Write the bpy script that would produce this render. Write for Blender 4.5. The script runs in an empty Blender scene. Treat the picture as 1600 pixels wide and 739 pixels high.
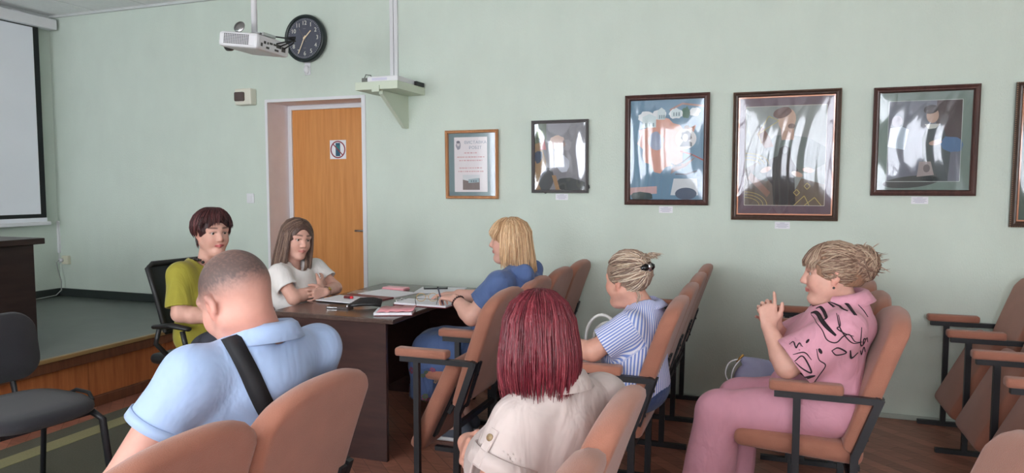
import bpy, bmesh, math, random
import numpy as np
from mathutils import Vector, Matrix, Euler
from mathutils.bvhtree import BVHTree

# ---------------------------------------------------------------- camera, sky, exposure
SC = bpy.context.scene
COL = SC.collection
cam_d = bpy.data.cameras.new('camera'); cam = bpy.data.objects.new('camera', cam_d); COL.objects.link(cam)
cam_d.sensor_width = 36.0; cam_d.lens = 1110.0 / 1600.0 * 36.0; cam_d.clip_start = 0.02
cam.location = (0, 0, 1.42)
cam.rotation_euler = (math.radians(90 - 3.994), 0, math.radians(20.0))
SC.camera = cam
SC.view_settings.view_transform = 'Standard'; SC.view_settings.look = 'None'
SC.view_settings.gamma = 1.0; SC.view_settings.use_curve_mapping = False
SC.view_settings.exposure = 0.90
W = bpy.data.worlds.new('sky'); SC.world = W; W.use_nodes = True
bg = W.node_tree.nodes['Background']
bg.inputs[0].default_value = (0.93, 0.965, 1.0, 1); bg.inputs[1].default_value = 11.0
SC.cycles.max_bounces = 8; SC.cycles.diffuse_bounces = 5; SC.cycles.transparent_max_bounces = 12
SC.cycles.caustics_reflective = False; SC.cycles.caustics_refractive = False
SC.cycles.sample_clamp_indirect = 6.0

XF, XR, YB, YL, ZC = -6.32, 4.6, 4.83, -2.3, 2.99      # screen wall, rear wall, picture wall, window wall, ceiling
WINS = [(-4.9, -3.0), (-2.1, -0.2), (0.7, 2.6)]          # windows in the wall behind the camera (x ranges)
WZ0, WZ1 = 0.85, 2.65
for (a, b) in WINS:                                       # daylight guides in the window openings
    ld = bpy.data.lights.new('window_daylight', 'AREA'); ld.shape = 'RECTANGLE'
    ld.size = b - a; ld.size_y = WZ1 - WZ0; ld.cycles.is_portal = True
    lo = bpy.data.objects.new('window_daylight', ld); COL.objects.link(lo)
    lo.location = ((a + b) / 2, YL - 0.30, (WZ0 + WZ1) / 2); lo.rotation_euler = (math.radians(90), 0, 0)

# ---------------------------------------------------------------- materials
MATS = {}
def srgb(r, g, b):
    f = lambda c: (c / 255 / 12.92) if c / 255 <= 0.04045 else ((c / 255 + 0.055) / 1.055) ** 2.4
    return (f(r), f(g), f(b), 1.0)
def mat(name, rgb, rough=0.6, var=0.0, scale=20.0, bump=0.0, bscale=60.0, metal=0.0, sheen=0.0, stretch=(1, 1, 1), spec=0.5, coat=0.0, attr=None, bdist=0.01, dist=0.0):
    if name in MATS: return MATS[name]
    m = bpy.data.materials.new(name); m.use_nodes = True; nt = m.node_tree; N = nt.nodes; L = nt.links
    p = N['Principled BSDF']; p.inputs['Roughness'].default_value = rough; p.inputs['Metallic'].default_value = metal
    p.inputs['Specular IOR Level'].default_value = spec
    if sheen: p.inputs['Sheen Weight'].default_value = sheen; p.inputs['Sheen Roughness'].default_value = 0.5
    if coat: p.inputs['Coat Weight'].default_value = coat; p.inputs['Coat Roughness'].default_value = 0.1
    c = srgb(*rgb)
    tc = N.new('ShaderNodeTexCoord'); mp = N.new('ShaderNodeMapping'); mp.inputs['Scale'].default_value = stretch
    L.new(tc.outputs['Object'], mp.inputs['Vector'])
    src = None
    if attr:
        at = N.new('ShaderNodeAttribute'); at.attribute_name = attr; src = at.outputs['Color']
    if var:
        nz = N.new('ShaderNodeTexNoise'); nz.inputs['Scale'].default_value = scale; nz.inputs['Detail'].default_value = 4
        L.new(mp.outputs[0], nz.inputs['Vector'])
        mr = N.new('ShaderNodeMapRange'); mr.inputs['From Min'].default_value = 0.3; mr.inputs['From Max'].default_value = 0.7
        mr.inputs['To Min'].default_value = 1 - var; mr.inputs['To Max'].default_value = 1 + var
        L.new(nz.outputs['Fac'], mr.inputs['Value'])
        mx = N.new('ShaderNodeMix'); mx.data_type = 'RGBA'; mx.blend_type = 'MULTIPLY'; mx.inputs['Factor'].default_value = 1
        if src: L.new(src, mx.inputs['A'])
        else: mx.inputs['A'].default_value = c
        cb = N.new('ShaderNodeCombineColor')
        for i in range(3): L.new(mr.outputs[0], cb.inputs[i])
        L.new(cb.outputs[0], mx.inputs['B']); src = mx.outputs['Result']
    if src: L.new(src, p.inputs['Base Color'])
    else: p.inputs['Base Color'].default_value = c
    if bump:
        nb = N.new('ShaderNodeTexNoise'); nb.inputs['Scale'].default_value = bscale; nb.inputs['Detail'].default_value = 3; nb.inputs['Distortion'].default_value = dist
        L.new(mp.outputs[0], nb.inputs['Vector'])
        bm_ = N.new('ShaderNodeBump'); bm_.inputs['Strength'].default_value = bump; bm_.inputs['Distance'].default_value = bdist
        L.new(nb.outputs['Fac'], bm_.inputs['Height']); L.new(bm_.outputs[0], p.inputs['Normal'])
    MATS[name] = m; return m
def wood(name, c1, c2, rough=0.4, scale=3.0, stretch=(12, 12, 1), spec=0.4):
    if name in MATS: return MATS[name]
    m = bpy.data.materials.new(name); m.use_nodes = True; nt = m.node_tree; N = nt.nodes; L = nt.links
    p = N['Principled BSDF']; p.inputs['Roughness'].default_value = rough; p.inputs['Specular IOR Level'].default_value = spec
    tc = N.new('ShaderNodeTexCoord'); mp = N.new('ShaderNodeMapping'); mp.inputs['Scale'].default_value = stretch
    nz = N.new('ShaderNodeTexNoise'); nz.inputs['Scale'].default_value = scale; nz.inputs['Detail'].default_value = 6; nz.inputs['Roughness'].default_value = 0.65
    cr = N.new('ShaderNodeValToRGB'); cr.color_ramp.elements[0].position = 0.32; cr.color_ramp.elements[1].position = 0.68
    cr.color_ramp.elements[0].color = srgb(*c1); cr.color_ramp.elements[1].color = srgb(*c2)
    L.new(tc.outputs['Object'], mp.inputs[0]); L.new(mp.outputs[0], nz.inputs['Vector']); L.new(nz.outputs['Fac'], cr.inputs[0]); L.new(cr.outputs[0], p.inputs['Base Color'])
    MATS[name] = m; return m

# ---------------------------------------------------------------- mesh helpers
class MB:
    """collects faces of simple solids, then links them as one mesh object"""
    def __init__(s): s.v = []; s.f = []; s.m = []; s.smooth = []; s.mats = []
    def _mi(s, m):
        if m not in s.mats: s.mats.append(m)
        return s.mats.index(m)
    def add(s, v, f, m=None, smooth=False):
        o = len(s.v); s.v += [tuple(p) for p in v]; s.f += [tuple(i + o for i in q) for q in f]
        k = s._mi(m) if m else 0
        s.m += [k] * len(f); s.smooth += [smooth] * len(f); return s
    def box(s, lo, hi, m=None, bev=0.0, M=None):
        lo = list(lo); hi = list(hi)
        for i in range(3):
            if lo[i] > hi[i]: lo[i], hi[i] = hi[i], lo[i]
        if bev <= 0:
            v = [(x, y, z) for x in (lo[0], hi[0]) for y in (lo[1], hi[1]) for z in (lo[2], hi[2])]
            f = [(0, 1, 3, 2), (4, 6, 7, 5), (0, 4, 5, 1), (2, 3, 7, 6), (0, 2, 6, 4), (1, 5, 7, 3)]
            sm = False
        else:
            b = bmesh.new(); bmesh.ops.create_cube(b, size=1)
            for q in b.verts: q.co = [(lo[i] + hi[i]) / 2 + q.co[i] * (hi[i] - lo[i]) for i in range(3)]
            bmesh.ops.bevel(b, geom=b.edges[:], offset=min(bev, 0.49 * min(hi[i] - lo[i] for i in range(3))), segments=2, profile=0.5, affect='EDGES')
            b.verts.index_update(); v = [q.co.copy() for q in b.verts]; f = [[q.index for q in g.verts] for g in b.faces]; b.free(); sm = False
        if M is not None: v = [M @ Vector(p) for p in v]
        return s.add(v, f, m, sm)
    def tube(s, pts, r, m=None, n=8, cap=True, flat=None):
        pts = [Vector(p) for p in pts]; rs = r if isinstance(r, (list, tuple)) else [r] * len(pts)
        v = []; f = []; up = None
        for i, p in enumerate(pts):
            t = (pts[min(i + 1, len(pts) - 1)] - pts[max(i - 1, 0)])
            t = t.normalized() if t.length > 1e-9 else Vector((0, 0, 1))
            if up is None: up = Vector((0, 0, 1)) if abs(t.z) < 0.9 else Vector((1, 0, 0))
            a = t.cross(up).normalized(); b = a.cross(t).normalized(); up = b
            for k in range(n):
                th = 2 * math.pi * k / n
                v.append(p + (a * math.cos(th) + b * math.sin(th) * (flat or 1)) * rs[i])
        for i in range(len(pts) - 1):
            for k in range(n): f.append((i * n + k, i * n + (k + 1) % n, (i + 1) * n + (k + 1) % n, (i + 1) * n + k))
        if cap: f.append(tuple(range(n))[::-1]); f.append(tuple((len(pts) - 1) * n + k for k in range(n)))
        return s.add(v, f, m, True)
    def bar(s, a, b, w, h, m=None, up=(0, 0, 1)):
        a = Vector(a); b = Vector(b); t = (b - a).normalized(); u = Vector(up)
        if abs(t.dot(u)) > 0.95: u = Vector((1, 0, 0))
        x = t.cross(u).normalized(); y = x.cross(t).normalized()
        v = [c + x * (w / 2 * i) + y * (h / 2 * j) for c in (a, b) for i, j in ((-1, -1), (1, -1), (1, 1), (-1, 1))]
        return s.add(v, [(3, 2, 1, 0), (4, 5, 6, 7), (0, 1, 5, 4), (1, 2, 6, 5), (2, 3, 7, 6), (3, 0, 4, 7)], m)
    def lathe(s, prof, m=None, n=24, M=None, smooth=True):
        v = []; f = []
        for (r, z) in prof:
            for k in range(n): v.append(Vector((r * math.cos(2 * math.pi * k / n), r * math.sin(2 * math.pi * k / n), z)))
        for i in range(len(prof) - 1):
            for k in range(n): f.append((i * n + k, i * n + (k + 1) % n, (i + 1) * n + (k + 1) % n, (i + 1) * n + k))
        f.append(tuple(range(n))[::-1]); f.append(tuple((len(prof) - 1) * n + k for k in range(n)))
        if M is not None: v = [M @ p for p in v]
        return s.add(v, f, m, smooth)
    def sphere(s, c, r, m=None, n=10):
        prof = [(max(1e-4, math.sin(math.pi * i / n)) , -math.cos(math.pi * i / n)) for i in range(n + 1)]
        r = r if isinstance(r, (tuple, list)) else (r, r, r)
        return s.lathe(prof, m, n * 2, Matrix.Translation(c) @ Matrix.Diagonal((*r, 1)))
    def prism(s, poly, d, m=None, M=None, smooth=False):
        """poly: list of (x,y); extruded along z by d"""
        n = len(poly); v = [Vector((x, y, 0)) for x, y in poly] + [Vector((x, y, d)) for x, y in poly]
        f = [tuple(range(n))[::-1], tuple(range(n, 2 * n))] + [(i, (i + 1) % n, n + (i + 1) % n, n + i) for i in range(n)]
        if M is not None: v = [M @ p for p in v]
        return s.add(v, f, m, smooth)
    def build(s, name, m=None, parent=None, loc=None, rot=None):
        me = bpy.data.meshes.new(name); me.from_pydata([tuple(p) for p in s.v], [], s.f)
        ms = s.mats if s.mats else [m]
        for q in ms: me.materials.append(q if q else m)
        if s.mats: me.polygons.foreach_set('material_index', s.m)
        me.polygons.foreach_set('use_smooth', s.smooth); me.validate(); me.update()
        o = bpy.data.objects.new(name, me); COL.objects.link(o)
        if parent: o.parent = parent
        if loc is not None: o.location = loc
        if rot is not None: o.rotation_euler = rot
        return o
def thing(name, label, cat, loc=(0, 0, 0), rz=0.0, group=None):
    o = bpy.data.objects.new(name, None); COL.objects.link(o); o.empty_display_size = 0.1
    o.location = loc; o.rotation_euler = (0, 0, rz); tag(o, label, cat, group); return o
def tag(o, label, cat, group=None):
    o['label'] = label; o['category'] = cat
    if group: o['group'] = group
    return o
def struct(o): o['kind'] = 'structure'; return o
def text_mesh(name, body, size, m, parent, M, extrude=0.0005, align='CENTER', squash=1.0):
    cu = bpy.data.curves.new(name, 'FONT'); cu.body = body; cu.size = size; cu.align_x = align; cu.align_y = 'CENTER'; cu.extrude = extrude; cu.resolution_u = 3
    t = bpy.data.objects.new(name, cu); COL.objects.link(t)
    me = bpy.data.meshes.new_from_object(t.evaluated_get(bpy.context.evaluated_depsgraph_get()))
    bpy.data.objects.remove(t); me.name = name
    me.transform(M @ Matrix.Diagonal((squash, 1, 1, 1))); me.materials.clear(); me.materials.append(m)
    o = bpy.data.objects.new(name, me); COL.objects.link(o); o.parent = parent; return o
def round_poly(x0, x1, y0, y1, r, n=5):
    out = []
    for cx, cy, a0 in ((x1 - r, y1 - r, 0), (x0 + r, y1 - r, 90), (x0 + r, y0 + r, 180), (x1 - r, y0 + r, 270)):
        for k in range(n + 1):
            a = math.radians(a0 + 90 * k / n); out.append((cx + r * math.cos(a), cy + r * math.sin(a)))
    return out
# upright plane facing -y: local x -> world x, local y -> world z, local z -> world -y
def wallM(x, y, z): return Matrix.Translation((x, y, z)) @ Matrix(((1, 0, 0, 0), (0, 0, -1, 0), (0, 1, 0, 0), (0, 0, 0, 1)))

# ---------------------------------------------------------------- material set
M_wall = mat('green_wallpaper', (205, 216, 206), 0.75, 0.025, 6, 0.25, 140, stretch=(1, 1, 0.5))
M_ceil = mat('ceiling_tile', (240, 242, 242), 0.9, 0.03, 40, 0.2, 200)
M_grid = mat('ceiling_grid', (205, 208, 208), 0.5)
M_whitewall = mat('plain_cream_wall', (214, 220, 206), 0.8, 0.02, 5)
M_white = mat('white_plastic', (224, 224, 228), 0.4)
M_reveal = mat('door_surround_paint', (232, 227, 232), 0.55, 0.03, 8)
M_black = mat('black_metal', (30, 31, 36), 0.45)
M_blackp = mat('black_plastic', (24, 25, 27), 0.5)
M_darkgrey = mat('dark_grey_plastic', (66, 64, 64), 0.5)
M_base = mat('dark_baseboard', (44, 52, 50), 0.5)
M_stage = mat('stage_linoleum', (96, 102, 98), 0.34, 0.08, 5, 0.05, 40)
M_stagewood = wood('stage_panel_wood', (154, 88, 52), (188, 116, 70), 0.4, 2.5, (10, 10, 0.8))
M_stagetrim = wood('stage_trim_wood', (90, 56, 42), (116, 74, 52), 0.4)
M_edge = mat('stage_edge_strip', (150, 122, 80), 0.35, 0.06, 20)
M_door = wood('door_veneer', (198, 130, 70), (218, 152, 90), 0.45, 2.2, (14, 14, 0.7))
M_desk = wood('dark_desk_laminate', (50, 33, 32), (68, 45, 42), 0.3, 3, (1.2, 8, 8))
M_desktop = wood('dark_desk_top', (66, 52, 48), (88, 70, 64), 0.22, 3, (10, 1, 10), 0.6)
M_podium = wood('stage_table_laminate', (40, 30, 29), (54, 42, 39), 0.4, 3, (8, 1, 8))
M_tan = mat('tan_upholstery', (164, 108, 88), 0.85, 0.07, 9, 0.25, 350, sheen=0.25)
M_greyfab = mat('charcoal_fabric', (38, 38, 44), 0.9, 0.12, 300, 0.4, 500, sheen=0.15)
M_paper = mat('paper', (232, 232, 238), 0.7)
M_pinkp = mat('pink_cover', (222, 150, 158), 0.5, 0.06, 30)
M_maroon = mat('maroon_folder', (118, 36, 48), 0.45)
M_metal = mat('steel', (190, 190, 192), 0.25, metal=1.0)
M_gold = mat('gold_metal', (200, 160, 90), 0.3, metal=1.0)
M_screen = mat('projection_fabric', (238, 240, 248), 0.8, 0.01, 3)

# floor linoleum with a printed herringbone parquet
def floor_mat():
    m = bpy.data.materials.new('parquet_linoleum'); m.use_nodes = True; nt = m.node_tree; N = nt.nodes; L = nt.links
    p = N['Principled BSDF']; p.inputs['Roughness'].default_value = 0.38
    tc = N.new('ShaderNodeTexCoord'); mp = N.new('ShaderNodeMapping'); mp.inputs['Rotation'].default_value = (0, 0, math.radians(45)); mp.inputs['Scale'].default_value = (1, 1, 1)
    L.new(tc.outputs['Object'], mp.inputs[0])
    br = N.new('ShaderNodeTexBrick'); br.inputs['Scale'].default_value = 1.0; br.inputs['Brick Width'].default_value = 0.30; br.inputs['Row Height'].default_value = 0.075
    br.inputs['Mortar Size'].default_value = 0.0015; br.inputs['Color1'].default_value = srgb(170, 114, 94); br.inputs['Color2'].default_value = srgb(132, 86, 72); br.inputs['Mortar'].default_value = srgb(96, 62, 52)
    L.new(mp.outputs[0], br.inputs['Vector'])
    mp2 = N.new('ShaderNodeMapping'); mp2.inputs['Scale'].default_value = (3, 30, 1); mp2.inputs['Rotation'].default_value = (0, 0, math.radians(45)); L.new(tc.outputs['Object'], mp2.inputs[0])
    nz = N.new('ShaderNodeTexNoise'); nz.inputs['Scale'].default_value = 2.0; nz.inputs['Detail'].default_value = 5; L.new(mp2.outputs[0], nz.inputs['Vector'])
    mx = N.new('ShaderNodeMix'); mx.data_type = 'RGBA'; mx.blend_type = 'OVERLAY'; mx.inputs['Factor'].default_value = 0.5
    L.new(br.outputs['Color'], mx.inputs['A']); L.new(nz.outputs['Fac'], mx.inputs['B']); L.new(mx.outputs['Result'], p.inputs['Base Color'])
    return m
M_floor = floor_mat()

# ---------------------------------------------------------------- room shell
struct(MB().box((XF - 0.3, YL - 0.4, -0.1), (XR + 0.2, YB + 0.3, 0.0)).build('floor', M_floor))
DX0, DX1, DZ = -3.895, -2.985, 2.118          # door opening
def wallbox(name, boxes, m):
    b = MB()
    for lo, hi in boxes: b.box(lo, hi)
    return struct(b.build(name, m))
wallbox('wall_back', [((XF - 0.3, YB, 0), (DX0, YB + 0.36, ZC + 0.1)), ((DX1, YB, 0), (XR + 0.2, YB + 0.36, ZC + 0.1)), ((DX0, YB, DZ), (DX1, YB + 0.36, ZC + 0.1))], M_wall)
wallbox('wall_front', [((XF - 0.2, YL - 0.4, 0), (XF, YB, ZC + 0.1))], M_wall)
wallbox('wall_rear', [((XR, YL - 0.4, 0), (XR + 0.2, YB, ZC + 0.1))], M_whitewall)
bx = [((XF, YL - 0.3, 0), (XR, YL, WZ0)), ((XF, YL - 0.3, WZ1), (XR, YL, ZC + 0.1))]
xs = [XF] + [q for w in WINS for q in w] + [XR]
for i in range(0, len(xs), 2): bx.append(((xs[i], YL - 0.3, WZ0), (xs[i + 1], YL, WZ1)))
wallbox('wall_left', bx, M_whitewall)
M_glass = bpy.data.materials.new('window_glass'); M_glass.use_nodes = True
_n = M_glass.node_tree; _n.nodes.remove(_n.nodes['Principled BSDF']); _t = _n.nodes.new('ShaderNodeBsdfTransparent'); _g = _n.nodes.new('ShaderNodeBsdfGlossy'); _g.inputs['Roughness'].default_value = 0.02
_m = _n.nodes.new('ShaderNodeMixShader'); _m.inputs[0].default_value = 0.06; _n.links.new(_t.outputs[0], _m.inputs[1]); _n.links.new(_g.outputs[0], _m.inputs[2]); _n.links.new(_m.outputs[0], _n.nodes['Material Output'].inputs[0])
for i, (a, b) in enumerate(WINS):
    w = bpy.data.objects.new('window_%d' % (i + 1), None); COL.objects.link(w); struct(w)
    f = MB(); y0, y1 = YL - 0.24, YL - 0.17
    f.box((a, y0, WZ0), (b, y1, WZ0 + 0.06)); f.box((a, y0, WZ1 - 0.06), (b, y1, WZ1)); f.box((a, y0, WZ0), (a + 0.06, y1, WZ1)); f.box((b - 0.06, y0, WZ0), (b, y1, WZ1))
    f.box(((a + b) / 2 - 0.04, y0, WZ0), ((a + b) / 2 + 0.04, y1, WZ1))
    f.build('window_frame', M_white, w)
    for s in (0, 1):
        c0 = a + 0.06 if s == 0 else (a + b) / 2 + 0.04; c1 = (a + b) / 2 - 0.04 if s == 0 else b - 0.06
        MB().box((c0, YL - 0.21, WZ0 + 0.06), (c1, YL - 0.205, WZ1 - 0.06)).build('pane', M_glass, w)
    MB().box((a - 0.05, YL - 0.17, WZ0 - 0.03), (b + 0.05, YL + 0.12, WZ0), bev=0.008).build('window_sill', M_white, w)
# ceiling: suspended tiles in a grid
ceil = struct(MB().box((XF - 0.2, YL - 0.4, ZC + 0.03), (XR + 0.2, YB + 0.3, ZC + 0.13)).build('ceiling', M_ceil))
tile = None; x = XF
nx = int((XR - XF) / 0.6) + 1; ny = int((YB - YL) / 0.6) + 1
for i in range(nx):
    for j in range(ny):
        x0 = XF + i * 0.6; y1 = YB - j * 0.6
        x1 = min(x0 + 0.6, XR); y0 = max(y1 - 0.6, YL)
        if x1 - x0 < 0.05 or y1 - y0 < 0.05: continue
        full = abs(x1 - x0 - 0.6) < 1e-6 and abs(y1 - y0 - 0.6) < 1e-6
        if full and tile is not None:
            o = bpy.data.objects.new('ceiling_tile', tile.data); COL.objects.link(o); o.parent = ceil; o.location = (x0, y1, 0)
        else:
            o = MB().box((0.012, -(y1 - y0) + 0.012, ZC), (x1 - x0 - 0.012, -0.012, ZC + 0.02), bev=0.004).build('ceiling_tile', M_ceil, ceil, (x0, y1, 0))
            if full: tile = o
g = MB()
for i in range(nx + 1): g.box((XF + i * 0.6 - 0.012, YL, ZC + 0.004), (XF + i * 0.6 + 0.012, YB, ZC + 0.025))
for j in range(ny + 1): g.box((XF, YB - j * 0.6 - 0.012, ZC + 0.004), (XR, YB - j * 0.6 + 0.012, ZC + 0.025))
g.build('ceiling_grid', M_grid, ceil)
struct(MB().box((XF, YB - 0.025, ZC - 0.02), (XR, YB, ZC + 0.01)).build('trim_1', M_grid))
struct(MB().box((XF, YL, ZC - 0.02), (XF + 0.025, YB - 0.025, ZC + 0.01)).build('trim_2', M_grid))
# stage
SX, SZ = -4.03, 0.39
stage = struct(bpy.data.objects.new('stage', None)); COL.objects.link(stage)
MB().box((XF, YL, SZ - 0.02), (SX - 0.035, YB, SZ)).build('stage_floor', M_stage, stage)
MB().box((XF, YL, 0.0), (SX - 0.09, YB, SZ - 0.021)).build('stage_core', M_stagetrim, stage)
MB().box((SX - 0.035, YL, SZ - 0.022), (SX, YB, SZ + 0.003), bev=0.004).build('edge_strip', M_edge, stage)
MB().box((SX - 0.085, YL, SZ - 0.085), (SX - 0.012, YB, SZ - 0.024), bev=0.004).build('edge_board', M_stagetrim, stage)
yy = YL
while yy < YB - 0.01:
    y2 = min(yy + 0.62, YB)
    MB().box((SX - 0.09, yy + 0.002, 0.07), (SX - 0.05, y2 - 0.002, SZ - 0.086), bev=0.002).build('panel', M_stagewood, stage)
    yy = y2
MB().box((SX - 0.10, YL, 0.0), (SX - 0.035, YB, 0.07), bev=0.006).build('kick_board', M_stagetrim, stage)
# baseboards
struct(MB().box((XF, YB - 0.018, SZ), (SX - 0.04, YB, SZ + 0.075), bev=0.005).build('baseboard_stage', M_base))
struct(MB().box((XF, YL, SZ), (XF + 0.018, YB - 0.02, SZ + 0.075), bev=0.005).build('baseboard_front', M_base))
b = MB().box((SX, YB - 0.016, 0), (DX0 - 0.02, YB, 0.03), bev=0.004); b.box((DX1 + 0.02, YB - 0.016, 0), (XR, YB, 0.03), bev=0.004)
struct(b.build('baseboard_back', mat('grey_green_skirting', (170, 178, 170), 0.5)))
# door with deep reveal, casing and sign
door = struct(bpy.data.objects.new('door_1', None)); COL.objects.link(door)
b = MB(); YD = YB + 0.25
b.box((DX0, YB + 0.002, 0), (DX0 + 0.012, YD + 0.05, DZ)); b.box((DX1 - 0.012, YB + 0.002, 0), (DX1, YD + 0.05, DZ)); b.box((DX0 + 0.012, YB + 0.002, DZ - 0.012), (DX1 - 0.012, YD + 0.05, DZ))
b.build('door_reveal', M_reveal, door)
b = MB(); b.box((DX0 + 0.012, YD, 0), (DX0 + 0.05, YD + 0.06, DZ - 0.012), bev=0.004); b.box((DX1 - 0.05, YD, 0), (DX1 - 0.012, YD + 0.06, DZ - 0.012), bev=0.004); b.box((DX0 + 0.05, YD, DZ - 0.05), (DX1 - 0.05, YD + 0.06, DZ - 0.012), bev=0.004)
b.build('door_frame', M_white, door)
b = MB()
b.box((DX0 - 0.012, YB - 0.008, 0), (DX0 + 0.012, YB + 0.0015, DZ + 0.012)); b.box((DX1 - 0.012, YB - 0.008, 0), (DX1 + 0.022, YB + 0.0015, DZ + 0.012)); b.box((DX0 + 0.012, YB - 0.008, DZ - 0.012), (DX1 - 0.012, YB + 0.0015, DZ + 0.012))
b.build('corner_trim', M_white, door)
MB().box((DX0 + 0.05, YD + 0.015, 0.005), (DX1 - 0.05, YD + 0.055, DZ - 0.05), bev=0.003).build('door_leaf', M_door, door)
hd = MB(); hd.box((DX1 - 0.12, YD + 0.008, 0.93), (DX1 - 0.08, YD + 0.016, 1.15), bev=0.003); hd.tube([(DX1 - 0.10, YD + 0.01, 1.06), (DX1 - 0.10, YD - 0.04, 1.06), (DX1 - 0.22, YD - 0.045, 1.06)], 0.009)
hd.build('door_handle', M_metal, door)
# carpet runner on the hall floor beside the stage
M_carpet = mat('carpet_runner_pile', (88, 88, 74), 0.95, 0.12, 120, 0.5, 400)
M_carpet2 = mat('carpet_runner_stripe', (146, 142, 104), 0.95, 0.08, 120, 0.5, 400)
cr = thing('carpet_runner', 'dark olive carpet runner with pale stripes lying along the stage front', 'carpet')
MB().box((-3.86, YL + 0.05, 0.0), (-2.80, 3.05 + 1.0, 0.008)).build('pile', M_carpet, cr)
for xa in (-3.66, -3.0):
    MB().box((xa - 0.06, YL + 0.05, 0.008), (xa + 0.06, 4.05, 0.0105)).build('stripe', M_carpet2, cr)

# sheer curtains before the windows behind the camera (the shiny pictures mirror them)
M_sheer = bpy.data.materials.new('sheer_voile'); M_sheer.use_nodes = True
_n = M_sheer.node_tree; _n.nodes.remove(_n.nodes['Principled BSDF']); _t = _n.nodes.new('ShaderNodeBsdfTransparent'); _g = _n.nodes.new('ShaderNodeBsdfTranslucent'); _g.inputs[0].default_value = (0.9, 0.9, 0.92, 1)
_d = _n.nodes.new('ShaderNodeBsdfDiffuse'); _d.inputs[0].default_value = (0.85, 0.85, 0.86, 1); _a = _n.nodes.new('ShaderNodeMixShader'); _a.inputs[0].default_value = 0.35
_m = _n.nodes.new('ShaderNodeMixShader'); _m.inputs[0].default_value = 0.42; _n.links.new(_g.outputs[0], _a.inputs[1]); _n.links.new(_d.outputs[0], _a.inputs[2]); _n.links.new(_t.outputs[0], _m.inputs[1]); _n.links.new(_a.outputs[0], _m.inputs[2]); _n.links.new(_m.outputs[0], _n.nodes['Material Output'].inputs[0])
for i, (a, c) in enumerate(WINS):
    b = MB(); n = 120
    for k in range(n + 1):
        x = a - 0.25 + (c - a + 0.5) * k / n; y = YL + 0.19 + 0.035 * math.sin(k * 0.9) + 0.012 * math.sin(k * 0.37 + i)
        for z in (0.12, ZC - 0.12): b.v.append((x, y, z))
    for k in range(n): b.f.append((2 * k, 2 * k + 2, 2 * k + 3, 2 * k + 1)); b.m.append(0); b.smooth.append(True)
    tag(b.build('sheer_curtain', M_sheer), ('white sheer curtain at the window nearest the stage', 'white sheer curtain at the middle window opposite the pictures', 'white sheer curtain at the window nearest the rear wall')[i], 'curtain', 'sheer curtains at the windows')
# ---------------------------------------------------------------- auditorium chairs (seats face -x; local origin = top of the back projected to the floor)
PITCH = 0.465
def back_mesh():
    """upholstered backrest: arched top, leaning, slightly hollow towards the sitter"""
    b = bmesh.new(); ny, nz = 26, 18; w = 0.222
    def pt(u, v, side):
        y = (u * 2 - 1) * w
        top = 0.94 - 0.052 * abs(u * 2 - 1) ** 2.4 - 0.055 * (1 - math.sqrt(max(0.0, 1 - max(0.0, (abs(u * 2 - 1) - 0.72) / 0.28) ** 2)))
        bot = 0.405
        z = bot + (top - bot) * v
        lean = -0.20 + (z - 0.41) * 0.325 + 0.10 * (z - 0.62) ** 2
        e = min(1.0, min(1 - abs(u * 2 - 1), 1e9) / 0.10, (1 - v) / 0.06, v / 0.06)
        th = 0.036 * math.sqrt(max(0.0, 1 - (1 - max(0.0, e)) ** 2)) * 0.72 + 0.010
        return Vector((lean + side * th, y, z))
    g = {}
    for s in (-1, 1):
        for i in range(ny + 1):
            for j in range(nz + 1):
                uu = 0.5 - 0.5 * math.cos(math.pi * i / ny); vv = 0.5 - 0.5 * math.cos(math.pi * j / nz)
                uu = 0.8 * uu + 0.2 * i / ny; vv = 0.8 * vv + 0.2 * j / nz
                g[s, i, j] = b.verts.new(pt(uu, vv, s))
    for s in (-1, 1):
        for i in range(ny):
            for j in range(nz):
                q = (g[s, i, j], g[s, i + 1, j], g[s, i + 1, j + 1], g[s, i, j + 1]); b.faces.new(q if s > 0 else q[::-1])
    ring = [(i, 0) for i in range(ny)] + [(ny, j) for j in range(nz)] + [(i, nz) for i in range(ny, 0, -1)] + [(0, j) for j in range(nz, 0, -1)]
    for k in range(len(ring)):
        a, c = ring[k], ring[(k + 1) % len(ring)]
        b.faces.new((g[1, a[0], a[1]], g[-1, a[0], a[1]], g[-1, c[0], c[1]], g[1, c[0], c[1]]))
    bmesh.ops.recalc_face_normals(b, faces=b.faces[:])
    me = bpy.data.meshes.new('backrest'); b.to_mesh(me); b.free(); me.materials.append(M_tan)
    me.polygons.foreach_set('use_smooth', [True] * len(me.polygons)); return me
def rounded_slab(name, lo, hi, bev, m, M=None, seg=3):
    b = bmesh.new(); bmesh.ops.create_cube(b, size=1)
    for q in b.verts: q.co = [(lo[i] + hi[i]) / 2 + q.co[i] * (hi[i] - lo[i]) for i in range(3)]
    bmesh.ops.bevel(b, geom=b.edges[:], offset=bev, segments=seg, profile=0.5, affect='EDGES')
    if M is not None: bmesh.ops.transform(b, matrix=M, verts=b.verts[:])
    me = bpy.data.meshes.new(name); b.to_mesh(me); b.free(); me.materials.append(m)
    me.polygons.foreach_set('use_smooth', [True] * len(me.polygons)); return me
ME_back = back_mesh()
ME_seat = rounded_slab('seat', (-0.245, -0.205, -0.04), (0.235, 0.205, 0.04), 0.03, M_tan)
ME_pad = rounded_slab('armrest_pad', (-0.50, -0.03, 0.628), (-0.232, 0.03, 0.668), 0.012, M_tan)
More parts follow.
